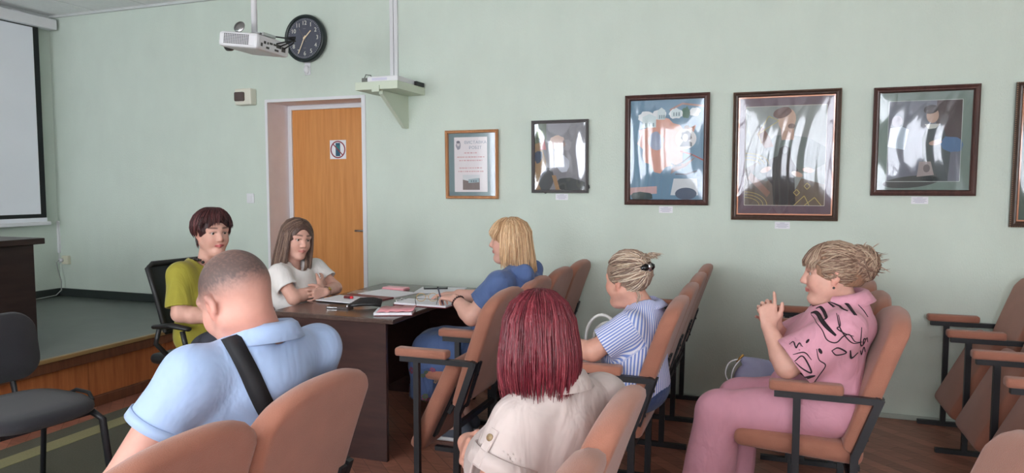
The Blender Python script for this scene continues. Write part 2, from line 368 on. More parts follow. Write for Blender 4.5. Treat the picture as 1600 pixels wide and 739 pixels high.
def side_frame_meshes():
    out = []
    b = MB(); b.box((-0.48, -0.014, 0.602), (-0.105, 0.014, 0.627)); out.append(('arm_bar', b))
    b = MB(); b.box((-0.41, -0.0125, 0.0), (-0.383, 0.0125, 0.602)); out.append(('front_leg', b))
    b = MB(); b.bar((-0.105, 0, 0.625), (-0.188, 0, 0.39), 0.024, 0.03); b.bar((-0.188, 0, 0.40), (-0.195, 0, 0.0), 0.024, 0.028); out.append(('rear_leg', b))
    b = MB(); b.box((-0.53, -0.014, 0.0), (-0.06, 0.014, 0.024)); out.append(('foot_rail', b))
    return out
FR = [(n, b.build(n, M_black)) for n, b in side_frame_meshes()]
FRM = [(n, o.data) for n, o in FR]
for n, o in FR: bpy.data.objects.remove(o)
b = MB(); b.bar((-0.095, 0, 0.62), (-0.165, 0, 0.405), 0.03, 0.018)
for k in (0.45, 0.56): b.lathe([(0.0075, 0), (0.0075, 0.012), (0.004, 0.014)], None, 8, Matrix.Translation((-0.095 - 0.07 * (0.62 - k) / 0.215, 0, k)) @ Matrix.Rotation(math.radians(90), 4, 'Y'))
_o = b.build('hinge_bracket', M_black); ME_br = _o.data; bpy.data.objects.remove(_o)
b = MB(); b.box((-0.21, -0.2325, 0.30), (-0.185, 0.2325, 0.325))
_o = b.build('cross_rail', M_black); ME_rail = _o.data; bpy.data.objects.remove(_o)
b = MB(); b.box((-0.16, -0.02, -0.052), (0.12, 0.02, -0.038)); b.box((-0.02, -0.012, -0.07), (0.03, 0.012, -0.05))
_o = b.build('seat_bracket', M_black); ME_sbr = _o.data; bpy.data.objects.remove(_o)
def ob(name, me, parent, loc=(0, 0, 0), rot=(0, 0, 0)):
    o = bpy.data.objects.new(name, me); COL.objects.link(o); o.parent = parent; o.location = loc; o.rotation_euler = rot; return o
def hall_chair(x, y, folded, label, last=False, pitch=PITCH):
    t = thing('auditorium_chair', label, 'chair', (x, y, 0), 0, 'tan auditorium chairs fixed in rows')
    ob('backrest', ME_back, t)
    if folded: st = ob('seat', ME_seat, t, (-0.325, 0, 0.385), (0, math.radians(-64), 0))
    else: st = ob('seat', ME_seat, t, (-0.385, 0, 0.395), (0, math.radians(3.5), 0))
    for s in (-1, 1): ob('seat_bracket', ME_sbr, st, (0, 0.13 * s, 0)); ob('hinge_bracket', ME_br, t, (0, 0.19 * s, 0))
    ob('cross_rail', ME_rail, t)
    for s in ((-1, 1) if last else (-1,)):
        for n, me in FRM: ob(n, me, t, (0, s * pitch / 2, 0))
        ob('armrest_pad', ME_pad, t, (0, s * pitch / 2, 0))
    return t
E0 = 2.93 + PITCH / 2
# row in front, by the desk
hall_chair(-1.145, E0, True, 'empty tan chair with folded seat on the aisle, right next to the woman in blue')
hall_chair(-1.145, E0 + PITCH, False, 'tan auditorium chair in which the blonde woman in blue sits')
hall_chair(-1.145, E0 + 2 * PITCH, True, 'empty tan chair just past the blonde woman, second from the picture wall')
hall_chair(-1.145, E0 + 3 * PITCH, True, 'empty tan chair touching the picture wall in the row of the blonde woman', True)
# second row
hall_chair(-0.34, E0, False, 'tan auditorium chair in which the woman in the striped shirt sits')
hall_chair(-0.34, E0 + PITCH, False, 'tan chair holding the white handbag, next to the striped shirt woman')
hall_chair(-0.34, E0 + 2 * PITCH, True, 'empty tan chair just past the white handbag, second from the picture wall')
hall_chair(-0.34, E0 + 3 * PITCH, True, 'empty tan chair touching the picture wall in the row of the striped shirt woman', True)
# third row
hall_chair(0.51, E0, False, 'tan auditorium chair in which the woman in the pink suit sits')
hall_chair(0.51, E0 + PITCH, False, 'tan chair holding the lilac handbag, next to the woman in pink')
hall_chair(0.51, E0 + 2 * PITCH, True, 'empty tan chair past the lilac handbag in the row of the woman in pink')
hall_chair(0.51, E0 + 3 * PITCH, True, 'empty tan chair touching the picture wall in the row of the woman in pink', True)
# fourth row
P4 = 0.50
hall_chair(1.39, 3.03 + 0 * P4, True, 'empty tan chair behind the woman in pink, at the aisle end of its row', pitch=P4)
hall_chair(1.39, 3.03 + 1 * P4, True, 'empty tan chair behind the woman in pink, second from the aisle, seat folded', pitch=P4)
hall_chair(1.39, 3.03 + 2 * P4, True, 'empty tan chair behind the woman in pink, second from the wall, seat folded', pitch=P4)
hall_chair(1.39, 3.03 + 3 * P4, True, 'empty tan chair behind the woman in pink, at the wall below the portrait pictures', True, pitch=P4)
# the near block, across the aisle
hall_chair(-1.045, 1.515, False, 'tan auditorium chair in which the man in the blue polo sits', True)
hall_chair(-1.045, 1.515 - PITCH, True, 'empty tan chair directly beside the man in the blue polo')
hall_chair(-0.285, 1.62, False, 'tan auditorium chair in which the red haired woman sits', True)
hall_chair(-0.285, 1.62 - PITCH, True, 'empty tan chair directly beside the red haired woman')
hall_chair(0.53, 1.56, True, 'lone empty tan chair in the row behind the red haired woman', True)

# ---------------------------------------------------------------- desk
desk = thing('desk', 'dark brown laminate desk with papers between the seated women', 'desk', (-2.155, 3.73, 0))
MB().box((-0.375, -0.60, 0.725), (0.375, 0.60, 0.75), bev=0.004).build('desk_top', M_desktop, desk)
for s in (-1, 1): MB().box((-0.345, s * 0.575 - 0.011, 0.0), (0.325, s * 0.575 + 0.011, 0.725), bev=0.002).build('side_panel', M_desk, desk)
MB().box((-0.02, -0.563, 0.22), (-0.002, 0.563, 0.725)).build('modesty_panel', M_desk, desk)
b = MB()
for z in (0.62, 0.55, 0.48, 0.41):
    b.lathe([(0.006, 0), (0.006, 0.0015), (0.003, 0.002)], None, 10, Matrix.Translation((-0.19, -0.586, z)) @ Matrix.Rotation(math.radians(90), 4, 'X'))
b.build('screw_cap', mat('screw_cap', (96, 66, 58), 0.4), desk)
TZ = 0.7505
def sheet(name, label, cat, pts, h, m, z=TZ, group=None):
    o = MB().prism([(p[0], p[1]) for p in pts], h, m, Matrix.Translation((0, 0, z))).build(name, m); return tag(o, label, cat, group)
def rect(cx, cy, w, d, a):
    a = math.radians(a); c, s = math.cos(a), math.sin(a)
    return [(cx + x * c - y * s, cy + x * s + y * c) for x, y in ((-w / 2, -d / 2), (w / 2, -d / 2), (w / 2, d / 2), (-w / 2, d / 2))]
sheet('folder', 'maroon folder lying open beneath papers on the desk', 'folder', rect(-2.30, 3.655, 0.32, 0.24, -8), 0.006, M_maroon)
sheet('paper_stack', 'stack of white sheets with a red lipstick, before the woman in white', 'paper', rect(-2.33, 3.57, 0.30, 0.21, -6), 0.004, M_paper, TZ + 0.0065)
sheet('clear_file', 'clear plastic file sleeve lying at the far left of the desk', 'file', rect(-2.40, 3.89, 0.2, 0.14, 10), 0.003, mat('clear_sleeve', (150, 150, 150), 0.2))
sheet('paper_stack', 'white printed pages spread in the middle of the desk', 'paper', rect(-2.25, 3.90, 0.30, 0.22, -12), 0.004, M_paper)
sheet('paper_sheet', 'white paper sheet beneath the dark phone at the desk back', 'paper', rect(-2.00, 4.14, 0.30, 0.26, 14), 0.002, M_paper)
sheet('paper_sheet', 'white paper sheet near the right hand of the woman in blue', 'paper', rect(-1.88, 3.95, 0.22, 0.30, -6), 0.0025, M_paper)
pk = thing('pink_phone', 'pink phone case lying flat behind the white pages on the desk', 'phone', (-2.30, 4.09, TZ), math.radians(-4))
MB().prism(round_poly(-0.085, 0.085, -0.042, 0.042, 0.01), 0.010).build('case_body', M_pinkp, pk); MB().prism(round_poly(-0.08, 0.08, -0.038, 0.038, 0.008), 0.004, None, Matrix.Translation((0, 0, 0.0101))).build('case_lid', mat('pale_pink', (236, 178, 186), 0.4), pk)
ph = thing('smartphone', 'dark smartphone lying on a sheet near the blonde woman', 'phone', (-2.06, 4.19, TZ + 0.0025), math.radians(28))
MB().prism(round_poly(-0.078, 0.078, -0.038, 0.038, 0.01), 0.009).build('phone_body', M_blackp, ph); MB().prism(round_poly(-0.074, 0.074, -0.035, 0.035, 0.008), 0.0006, None, Matrix.Translation((0, 0, 0.0091))).build('phone_screen', mat('phone_glass', (52, 60, 60), 0.12), ph)
nb = thing('pink_notebook', 'pink covered notebook with white page edges at the desk corner', 'notebook', (-1.862, 3.305, TZ), math.radians(22))
MB().box((-0.10, -0.085, 0.0), (0.10, 0.085, 0.003), bev=0.001).build('back_cover', M_maroon, nb)
MB().box((-0.104, -0.08, 0.003), (0.094, 0.08, 0.016)).build('pages', M_paper, nb)
b = MB(); n = 10
for i in range(n + 1):
    for j in range(2): b.v.append((-0.088 + 0.19 * i / n, -0.085 + 0.17 * j, 0.0165 + 0.006 * math.sin(i * 1.1) ** 2 + 0.004 * (i / n)))
for i in range(n + 1):
    for j in range(2): b.v.append((-0.088 + 0.19 * i / n, -0.085 + 0.17 * j, 0.0195 + 0.006 * math.sin(i * 1.1) ** 2 + 0.004 * (i / n)))
k = 2 * (n + 1)
for i in range(n):
    a = 2 * i; fs = [(a, a + 1, a + 3, a + 2), (k + a, k + a + 2, k + a + 3, k + a + 1), (a, a + 2, k + a + 2, k + a), (a + 1, k + a + 1, k + a + 3, a + 3)]
    b.f += fs; b.m += [0] * 4; b.smooth += [True] * 4
b.build('front_cover', M_pinkp, nb)
pad = thing('clipboard_pad', 'white writing pad in a thin dark folder, overhanging the desk edge', 'notepad', (-1.84, 3.60, TZ), math.radians(-2))
MB().prism(round_poly(-0.165, 0.175, -0.075, 0.10, 0.006), 0.004).build('folder_board', M_maroon, pad)
MB().prism(round_poly(-0.16, 0.17, -0.07, 0.095, 0.004), 0.010, None, Matrix.Translation((0, 0, 0.004))).build('page_block', M_paper, pad)
b = MB(); b.tube([(-0.16, -0.04, 0.014), (-0.172, -0.03, 0.022), (-0.16, 0.0, 0.018), (-0.172, 0.03, 0.022), (-0.158, 0.05, 0.014)], 0.002, None, 6); b.build('binding_loop', M_white, pad)
# glasses folded open on the pad
gl = thing('eyeglasses', 'thin rimmed eyeglasses lying open on the white writing pad', 'glasses', (-1.84, 3.63, TZ + 0.0145), math.radians(-155))
for s in (-1, 1):
    b = MB(); b.tube([(0.034 * s + 0.026 * math.cos(t), 0, 0.024 + 0.023 * math.sin(t)) for t in [2 * math.pi * k / 16 for k in range(17)]], 0.0016, None, 6, cap=False); b.build('rim', M_gold, gl)
    b = MB(); b.tube([(0.061 * s, 0, 0.03), (0.064 * s, 0.03, 0.031), (0.062 * s, 0.10, 0.022), (0.056 * s, 0.13, 0.002)], 0.0018, None, 6); b.build('temple', M_blackp, gl)
b = MB(); b.tube([(-0.009, 0, 0.03), (0, 0, 0.034), (0.009, 0, 0.03)], 0.0016, None, 6); b.build('bridge', M_gold, gl)
# phone and keys in a leather pouch
kp = thing('smartphone', 'brown cased smartphone lying at the desk edge beside the keys', 'phone', (-2.235, 3.345, TZ), math.radians(6))
MB().prism(round_poly(-0.07, 0.07, -0.035, 0.035, 0.012), 0.012).build('phone_body', mat('brown_case', (58, 42, 38), 0.4), kp); MB().prism(round_poly(-0.06, 0.0, -0.0362, -0.035, 0.0005), 0.003, None, Matrix.Translation((0, 0, 0.005))).build('chrome_edge', M_metal, kp)
ky = thing('key_pouch', 'black leather key pouch with strap and silver clasp on the desk', 'key pouch', (-2.12, 3.40, TZ), math.radians(20))
b = MB()
for k in range(5):
    a = k * 0.55; b.tube([(-0.09 + 0.01 * k, -0.03 + 0.012 * k, 0.008 + 0.005 * k), (-0.02, -0.02 + 0.014 * k, 0.02 + 0.005 * k), (0.05, 0.0 + 0.01 * k, 0.018 + 0.006 * k), (0.10, 0.01 * k, 0.008 + 0.006 * k)], [0.007, 0.010, 0.010, 0.007], None, 7)
b.build('leather_strap', mat('black_leather', (30, 29, 31), 0.35), ky)
b = MB(); b.tube([(-0.078, -0.045, 0.0), (-0.078, -0.046, 0.022)], 0.006, None, 10); b.build('clasp', M_metal, ky)
ls = thing('lipstick', 'red lipstick tube lying on the white sheets', 'lipstick', (-2.325, 3.575, TZ + 0.0125), math.radians(5))
b = MB(); b.tube([(-0.03, 0, 0.008), (0.008, 0, 0.008)], 0.008, None, 10); b.build('cap', mat('dark_red_cap', (96, 20, 26), 0.3), ls)
b = MB(); b.tube([(0.010, 0, 0.008), (0.026, 0, 0.008)], 0.008, None, 10); b.build('tube', mat('bright_red', (200, 30, 46), 0.35), ls)

# ---------------------------------------------------------------- table on the stage
st = thing('stage_table', 'black brown table with closed front panel standing on the stage', 'table', (-4.62, 2.35, SZ))
MB().box((-0.36, -0.82, 0.675), (0.36, 0.815, 0.712), bev=0.004).build('table_top', M_podium, st)
MB().box((0.29, -0.76, 0.0), (0.31, 0.775, 0.675)).build('front_panel', M_podium, st)
for s in (-1, 1): MB().box((-0.31, s * 0.765 - 0.011, 0), (0.289, s * 0.765 + 0.011, 0.675)).build('side_panel', M_podium, st)

# ---------------------------------------------------------------- visitor chairs (faces +x locally)
def visitor_chair(label, loc, rz, bh=0.0):
    t = thing('visitor_chair', label, 'chair', loc, rz, 'dark fabric visitor chairs')
    poly = []
    for k in range(28):
        a = 2 * math.pi * k / 28; c, s = math.cos(a), math.sin(a)
        poly.append((0.25 * abs(c) ** 0.62 * (1 if c > 0 else -1), 0.24 * abs(s) ** 0.62 * (1 if s > 0 else -1)))
    b = MB(); n = len(poly)
    rings = [(0.90, 0.405), (0.98, 0.415), (1.0, 0.432), (0.985, 0.452), (0.90, 0.468), (0.6, 0.474)]
    v = [(x * q, y * q, z) for q, z in rings for x, y in poly]; f = [(i * n + k, i * n + (k + 1) % n, (i + 1) * n + (k + 1) % n, (i + 1) * n + k) for i in range(len(rings) - 1) for k in range(n)]
    f += [tuple(range(n))[::-1], tuple((len(rings) - 1) * n + k for k in range(n))]
    b.add(v, f, None, True); b.build('seat', M_greyfab, t)
    b = MB(); bz = [0.60, 0.985]
    poly2 = [(y, z) for y, z in round_poly(-0.225, 0.225, 0.52, 0.835, 0.10, 7)]
    n = len(poly2); cy, cz = 0, 0.68
    def bp(y, z, dx, q): yy = y * q; zz = cz + (z - cz) * q + bh; return (-0.245 - 0.28 * (zz - 0.6) * 0.6 + 0.35 * yy * yy + dx, yy, zz)
    rings = [(0.0, -0.022, 0), (0.55, -0.022, 0), (0.93, -0.018, 0), (1.0, 0.0, 0), (0.95, 0.022, 0), (0.55, 0.03, 0), (0.0, 0.032, 0)]
    v = [bp(y, z, dx, max(q, 0.02)) for q, dx, _ in rings for y, z in poly2]
    f = [(i * n + k, i * n + (k + 1) % n, (i + 1) * n + (k + 1) % n, (i + 1) * n + k) for i in range(len(rings) - 1) for k in range(n)]
    b.add(v, f, None, True); b.build('backrest', M_greyfab, t)
    for s in (-1, 1):
        b = MB(); b.tube([(0.17, 0.20 * s, 0.40), (0.20, 0.23 * s, 0.36), (0.235, 0.245 * s, 0.0)], 0.0125, None, 8, flat=1.3); b.build('leg', M_black, t)
        b = MB(); b.tube([(-0.17, 0.20 * s, 0.40), (-0.21, 0.22 * s, 0.36), (-0.27, 0.235 * s, 0.0)], 0.0125, None, 8, flat=1.3); b.build('leg', M_black, t)
        b = MB(); b.tube([(-0.12, 0.12 * s, 0.40), (-0.25, 0.12 * s, 0.42), (-0.275, 0.12 * s, 0.52), (-0.29, 0.12 * s, 0.70)], 0.011, None, 8, flat=1.6); b.build('back_upright', M_black, t)
    for q in (-0.16, 0.16): MB().box((q - 0.01, -0.2, 0.385), (q + 0.01, 0.2, 0.405)).build('seat_frame', M_black, t)
    b = MB(); b.tube([(-0.06, 0.238, 0.44), (0.0, 0.245, 0.468), (0.10, 0.238, 0.468), (0.18, 0.20, 0.455)], 0.009, None, 8); b.build('seat_edge_guard', M_blackp, t)
    return t
visitor_chair('empty charcoal fabric chair with black legs standing before the stage', (-3.075, 2.145, 0), math.radians(-5))
visitor_chair('dark fabric chair in which the woman in the white tee sits', (-2.60, 3.70, 0), math.radians(20), 0.06)

# office chair of the woman in olive
M_mesh = mat('black_mesh_fabric', (40, 46, 50), 0.7, 0.15, 500)
oc = thing('office_chair', 'black mesh back office chair with armrests under the woman in olive', 'office chair', (-2.99, 3.2, 0), math.radians(-6))
rounded = rounded_slab('seat', (-0.24, -0.24, 0.43), (0.25, 0.24, 0.49), 0.028, M_blackp); ob('seat', rounded, oc)
bk = [(-0.205, -0.15, 0.60), (-0.225, -0.185, 0.80), (-0.265, -0.205, 0.965), (-0.275, -0.17, 0.985), (-0.275, 0.17, 0.985), (-0.265, 0.205, 0.965), (-0.225, 0.185, 0.80), (-0.205, 0.15, 0.60), (-0.205, -0.15, 0.60)]
b = MB(); b.tube(bk, 0.016, None, 8, cap=False); b.build('back_frame', M_blackp, oc)
b = MB(); nn = 8
for side in (0, 1):
    for i in range(nn + 1):
        z = 0.60 + 0.38 * i / nn; hw = 0.15 + 0.05 * min(1, i / 6); x = -0.205 - 0.07 * (i / nn) ** 1.2
        for j in range(nn + 1): b.v.append((x - 0.02 * (1 - (2 * j / nn - 1) ** 2) - 0.003 * side, -hw + 2 * hw * j / nn, z))
k = (nn + 1) ** 2
for i in range(nn):
    for j in range(nn):
        q = (i * (nn + 1) + j, i * (nn + 1) + j + 1, (i + 1) * (nn + 1) + j + 1, (i + 1) * (nn + 1) + j); b.f += [q, tuple(k + w for w in q[::-1])]; b.m += [0, 0]; b.smooth += [True, True]
b.build('mesh_back', M_mesh, oc)
for s in (-1, 1):
    b = MB(); b.tube([(-0.14, 0.27 * s, 0.655), (0.0, 0.275 * s, 0.675), (0.13, 0.27 * s, 0.665)], [0.02, 0.026, 0.02], None, 10, flat=0.6); b.tube([(0.08, 0.27 * s, 0.65), (0.10, 0.265 * s, 0.56), (0.05, 0.20 * s, 0.45)], 0.014, None, 8); b.tube([(-0.10, 0.27 * s, 0.65), (-0.14, 0.265 * s, 0.56), (-0.08, 0.20 * s, 0.45)], 0.014, None, 8)
    b.build('armrest', M_blackp, oc)
b = MB(); b.tube([(-0.10, 0, 0.44), (-0.23, 0, 0.46), (-0.245, 0, 0.62), (-0.25, 0, 0.7)], 0.018, None, 8); b.build('back_upright', M_blackp, oc)
b = MB(); b.tube([(0, 0, 0.07), (0, 0, 0.43)], 0.026, None, 12); b.build('gas_column', M_black, oc)
for k in range(5):
    a = 2 * math.pi * k / 5 + 0.3; c, s = math.cos(a), math.sin(a)
    b = MB(); b.tube([(0, 0, 0.10), (0.28 * c, 0.28 * s, 0.065)], [0.026, 0.016], None, 8); g_ = b.build('base_arm', M_blackp, oc)
    b = MB(); b.tube([(0.28 * c - 0.02 * s, 0.28 * s + 0.02 * c, 0.026), (0.28 * c + 0.02 * s, 0.28 * s - 0.02 * c, 0.026)], 0.026, None, 12); b.build('caster', M_blackp, g_)

# ---------------------------------------------------------------- projection screen on the stage wall
ps = thing('projection_screen', 'large pull down projection screen with black border on the stage wall', 'screen', (XF + 0.015, 0, 0))
MB().box((0.02, 1.45, 2.85), (0.13, 4.80, 2.945), bev=0.012).build('roller_case', M_white, ps)
MB().box((0.07, 1.60, 1.14), (0.074, 4.655, 2.86)).build('black_border', mat('screen_border', (20, 26, 28), 0.7), ps)
MB().box((0.0745, 1.67, 1.175), (0.0775, 4.60, 2.84)).build('screen_fabric', M_screen, ps)
MB().box((0.058, 1.56, 1.07), (0.088, 4.69, 1.105), bev=0.006).build('bottom_bar', M_white, ps)
MB().box((0.064, 1.60, 1.105), (0.082, 4.655, 1.14)).build('bottom_hem', M_screen, ps)
for y in (4.45, 1.8): MB().box((0.0, y - 0.04, 2.945), (0.09, y + 0.04, 2.958)).build('bracket', M_white, ps)

# ---------------------------------------------------------------- projector
pj = thing('projector', 'white ceiling projector with vent grille hanging on a white pole', 'projector', (-2.995, 3.62, 2.29), math.radians(4))
Mt = Matrix.Rotation(math.radians(7), 4, 'Y')
b = MB(); b.box((-0.135, -0.165, -0.045), (0.135, 0.165, 0.045), bev=0.018, M=Mt); b.build('body', M_white, pj)
b = MB()
for i in range(14):
    for j in range(7):
        b.box((-0.095 + i * 0.0125, -0.1665, -0.026 + j * 0.0085), (-0.095 + i * 0.0125 + 0.009, -0.1645, -0.026 + j * 0.0085 + 0.0055), M=Mt)
o = b.build('vent_grille', M_darkgrey, pj); o['kind'] = 'stuff'
b = MB()
for k, (y, z, w, h) in enumerate([(-0.12, -0.012, 0.018, 0.02), (-0.09, 0.005, 0.02, 0.016), (-0.06, 0.005, 0.014, 0.014), (-0.03, 0.008, 0.03, 0.012), (0.01, 0.008, 0.03, 0.012), (0.05, 0.005, 0.05, 0.022), (-0.06, -0.022, 0.03, 0.012), (0.03, -0.022, 0.04, 0.012), (0.10, -0.005, 0.04, 0.03)]):
    b.box((0.1345, y - w / 2, z - h / 2), (0.1362, y + w / 2, z + h / 2), M=Mt)
b.build('port_panel', M_darkgrey, pj)
b = MB(); b.tube([(-0.135, -0.05, 0), (-0.16, -0.05, 0)], 0.04, None, 20); b.build('lens', M_darkgrey, pj)
b = MB(); b.lathe([(0.035, 0), (0.037, 0.004), (0.035, 0.008)], None, 20, Matrix.Translation((-0.03, -0.10, 0.085)) @ Matrix.Rotation(math.radians(70), 4, 'X')); b.box((-0.035, -0.105, 0.04), (-0.025, -0.095, 0.09)); b.build('mount_disc', M_metal, pj)
b = MB(); b.box((-0.08, -0.06, 0.05), (0.08, 0.08, 0.058)); b.box((-0.10, -0.05, 0.042), (-0.085, 0.07, 0.06)); b.box((0.085, -0.05, 0.042), (0.10, 0.07, 0.06)); b.build('mount_plate', M_metal, pj)
b = MB(); b.tube([(0, 0, 0.055), (0, 0, ZC - 2.29)], 0.0175, None, 16); b.build('pole', M_white, pj)
b = MB(); b.lathe([(0.06, ZC - 2.29 - 0.03), (0.06, ZC - 2.29 - 0.004), (0.03, ZC - 2.29)], None, 20); b.build('ceiling_plate', M_white, pj)
for k in range(3):
    b = MB(); b.tube([(0.137, 0.02 + 0.04 * k, 0.0 - 0.008 * k), (0.19, 0.06 + 0.03 * k, 0.02), (0.20, 0.13, 0.035 + 0.012 * k), (0.12, 0.14, 0.06), (0.03, 0.05, 0.065)], 0.0045, None, 6); b.build('cable', M_blackp, pj)

# ---------------------------------------------------------------- wall clock
CX, CZ = -3.475, 2.585
ck = thing('wall_clock', 'round black wall clock with white numerals above the door', 'clock', (CX, YB - 0.045, CZ))
R90 = Matrix.Rotation(math.radians(90), 4, 'X')
b = MB(); b.lathe([(0.170, -0.045), (0.182, -0.03), (0.186, 0.0), (0.181, 0.016), (0.170, 0.020), (0.160, 0.014), (0.158, 0.004)], None, 56, R90); b.build('rim', mat('clock_rim', (36, 46, 46), 0.3), ck)
b = MB(); b.lathe([(0.1575, 0.0041), (0.1575, 0.0056)], None, 56, R90, smooth=False); b.build('dial', mat('clock_dial', (80, 83, 96), 0.5), ck)
M_num = mat('clock_numerals', (226, 224, 214), 0.5); M_hand = mat('clock_hands', (238, 222, 190), 0.4)
for h in range(1, 13):
    a = math.radians(90 - 30 * h); text_mesh('numeral', str(h), 0.046, M_num, ck, wallM(0.118 * math.cos(a), -0.0062, 0.118 * math.sin(a)))
b = MB()
for k in range(60):
    a = 2 * math.pi * k / 60; L_ = 0.010 if k % 5 == 0 else 0.006
    b.bar((0.150 * math.cos(a), -0.0066, 0.150 * math.sin(a)), ((0.150 - L_) * math.cos(a), -0.0066, (0.150 - L_) * math.sin(a)), 0.0016, 0.0012, None, (0, 1, 0))
b.build('minute_marks', M_num, ck)
def hand(name, deg, L_, back, w, y, m):
    a = math.radians(90 - deg); b = MB(); b.bar((-back * math.cos(a), y, -back * math.sin(a)), (L_ * math.cos(a), y, L_ * math.sin(a)), 0.002, w, m, (-math.sin(a), 0, math.cos(a))); b.build(name, m, ck)
hand('hour_hand', 47, 0.082, 0.012, 0.009, -0.009, M_hand); hand('minute_hand', 206, 0.128, 0.022, 0.007, -0.012, M_hand); hand('second_hand', 330, 0.09, 0.035, 0.0022, -0.014, mat('second_hand', (150, 140, 130), 0.4))
b = MB(); b.lathe([(0.008, 0.004), (0.008, 0.016)], None, 14, R90); b.build('hub', M_hand, ck)
for z in (0.075, -0.075): MB().box((-0.012, -0.0066, z - 0.0025), (0.012, -0.0057, z + 0.0025)).build('dial_mark', mat('dial_mark', (120, 120, 124), 0.5), ck)

# small wall boxes
sn = thing('motion_sensor', 'small white curved sensor on the wall under the clock', 'sensor', (-3.487, YB, 2.357))
MB().box((-0.022, -0.012, -0.05), (0.03, 0, 0.05), bev=0.004).build('back_plate', M_white, sn); b = MB(); b.sphere((0, -0.012, -0.008), (0.026, 0.024, 0.036)); b.build('lens_cover', M_white, sn)
eb = thing('breaker_box', 'small cream breaker box with smoked cover left of the door', 'breaker box', (-4.07, YB, 2.155))
MB().box((-0.08, -0.075, -0.066), (0.08, 0, 0.066), bev=0.008).build('housing', mat('cream_plastic', (222, 220, 206), 0.45), eb)
b = MB(); b.prism([(-0.072 + 0.0, 0.0)] and round_poly(-0.075, 0.02, -0.037, 0.037, 0.012), 0.012, None, wallM(0, -0.075, 0)); b.build('smoked_cover', mat('smoked_plastic', (84, 70, 66), 0.2), eb)
sw = thing('light_switch', 'white light switch on the wall left of the door', 'switch', (-4.075, YB, 1.325))
MB().box((-0.036, -0.01, -0.04), (0.036, 0, 0.04), bev=0.004).build('plate', M_white, sw); MB().box((-0.022, -0.016, -0.026), (0.022, -0.009, 0.026), bev=0.003).build('rocker', M_white, sw)
so = thing('wall_socket', 'cream wall socket with plug on the wall above the stage', 'socket', (-6.215, YB, 0.735))
MB().box((-0.042, -0.03, -0.04), (0.042, 0, 0.04), bev=0.005).build('plate', mat('cream_socket', (220, 218, 196), 0.45), so)
b = MB(); b.tube([(-0.03, -0.03, 0.0), (-0.03, -0.06, 0.0)], 0.018, None, 12); b.build('plug', M_white, so)
b = MB(); b.tube([(-0.03, -0.06, 0.0), (-0.05, -0.075, -0.02), (-0.055, -0.06, -0.09), (-0.03, -0.05, -0.2), (-0.02, -0.06, -0.28), (-0.04, -0.10, -0.325), (-0.06, -0.3, -0.338), (-0.05, -0.8, -0.339)], 0.005, None, 6); b.build('cable', mat('grey_cable', (160, 164, 160), 0.5), so)
cd = MB().box((XF, YB - 0.016, 0.8), (XF + 0.022, YB, 1.10)); cd.tube([(XF + 0.012, YB - 0.01, 0.8), (XF + 0.02, YB - 0.02, 0.70), (-6.25, YB - 0.02, 0.735)], 0.004, None, 6)
tag(cd.build('cable_conduit', M_white), 'short white cable conduit in the corner under the projection screen', 'conduit')

# no-phone sign on the door
sg = thing('no_phone_sign', 'white square sticker with crossed out phone on the door', 'sign', (-3.335 - 0.06, YD + 0.0145, 1.73))
MB().box((-0.078, -0.0015, -0.078), (0.078, 0, 0.078)).build('sticker', M_paper, sg)
def ring(r0, r1, y0, y1, n=40):
    b = MB(); v = []
    for k in range(n):
        a = 2 * math.pi * k / n
        v += [(r0 * math.cos(a), y0, r0 * math.sin(a)), (r1 * math.cos(a), y0, r1 * math.sin(a)), (r1 * math.cos(a), y1, r1 * math.sin(a)), (r0 * math.cos(a), y1, r0 * math.sin(a))]
    f = []
    for k in range(n):
        a, c = 4 * k, 4 * ((k + 1) % n)
        for i in range(4): f.append((a + i, a + (i + 1) % 4, c + (i + 1) % 4, c + i))
    b.add(v, f); return b
M_signred = mat('sign_red', (140, 46, 60), 0.5)
ring(0.062, 0.072, -0.0035, -0.0015).build('prohibition_ring', M_signred, sg)
MB().prism(round_poly(-0.022, 0.022, -0.055, 0.055, 0.004), 0.001, None, wallM(0, -0.0015, 0)).build('phone_pictogram', mat('sign_blue', (38, 88, 112), 0.5), sg)
MB().prism(round_poly(-0.016, 0.016, 0.0, 0.034, 0.003), 0.0004, None, wallM(0, -0.0025, 0)).build('phone_display', mat('sign_teal', (46, 120, 124), 0.5), sg)
b = MB(); b.bar((-0.047, -0.0036, 0.047), (0.047, -0.0036, -0.047), 0.009, 0.001, None, (0, 1, 0)); b.build('prohibition_bar', M_signred, sg)

# ---------------------------------------------------------------- wall shelf with router
sh = thing('wall_shelf', 'pale green corner bracket shelf on the wall right of the door', 'shelf', (-2.62, YB, 2.13))
M_shelf = mat('shelf_paint', (208, 218, 200), 0.6)
MB().box((-0.17, -0.42, -0.028), (0.17, 0, 0.028), bev=0.003).build('shelf_board', M_shelf, sh)
MB().prism([(0, -0.03), (-0.38, -0.03), (-0.38, -0.055), (-0.05, -0.27), (0, -0.27)], 0.03, None, Matrix(((0, 0, 1, 0.0), (1, 0, 0, 0), (0, 1, 0, 0), (0, 0, 0, 1)))).build('bracket', M_shelf, sh)
MB().box((-0.03, -0.43, -0.045), (0.03, -0.42, -0.0)).build('front_clip', M_shelf, sh)
rt = thing('router', 'flat white router box standing on the wall shelf', 'router', (-2.61, YB - 0.24, 2.1585))
MB().box((-0.10, -0.15, 0), (0.145, 0.15, 0.04), bev=0.008).build('body', M_white, rt); MB().box((-0.06, -0.1515, 0.012), (0.06, -0.1495, 0.028)).build('label_panel', mat('lilac_label', (206, 204, 222), 0.5), rt)
ad = thing('power_adapter', 'dark power adapter with looped cable behind the router', 'adapter', (-2.71, YB - 0.30, 2.1585))
MB().box((-0.07, -0.05, 0), (-0.012, 0.05, 0.04), bev=0.005).build('body', mat('grey_adapter', (110, 112, 106), 0.5), ad)
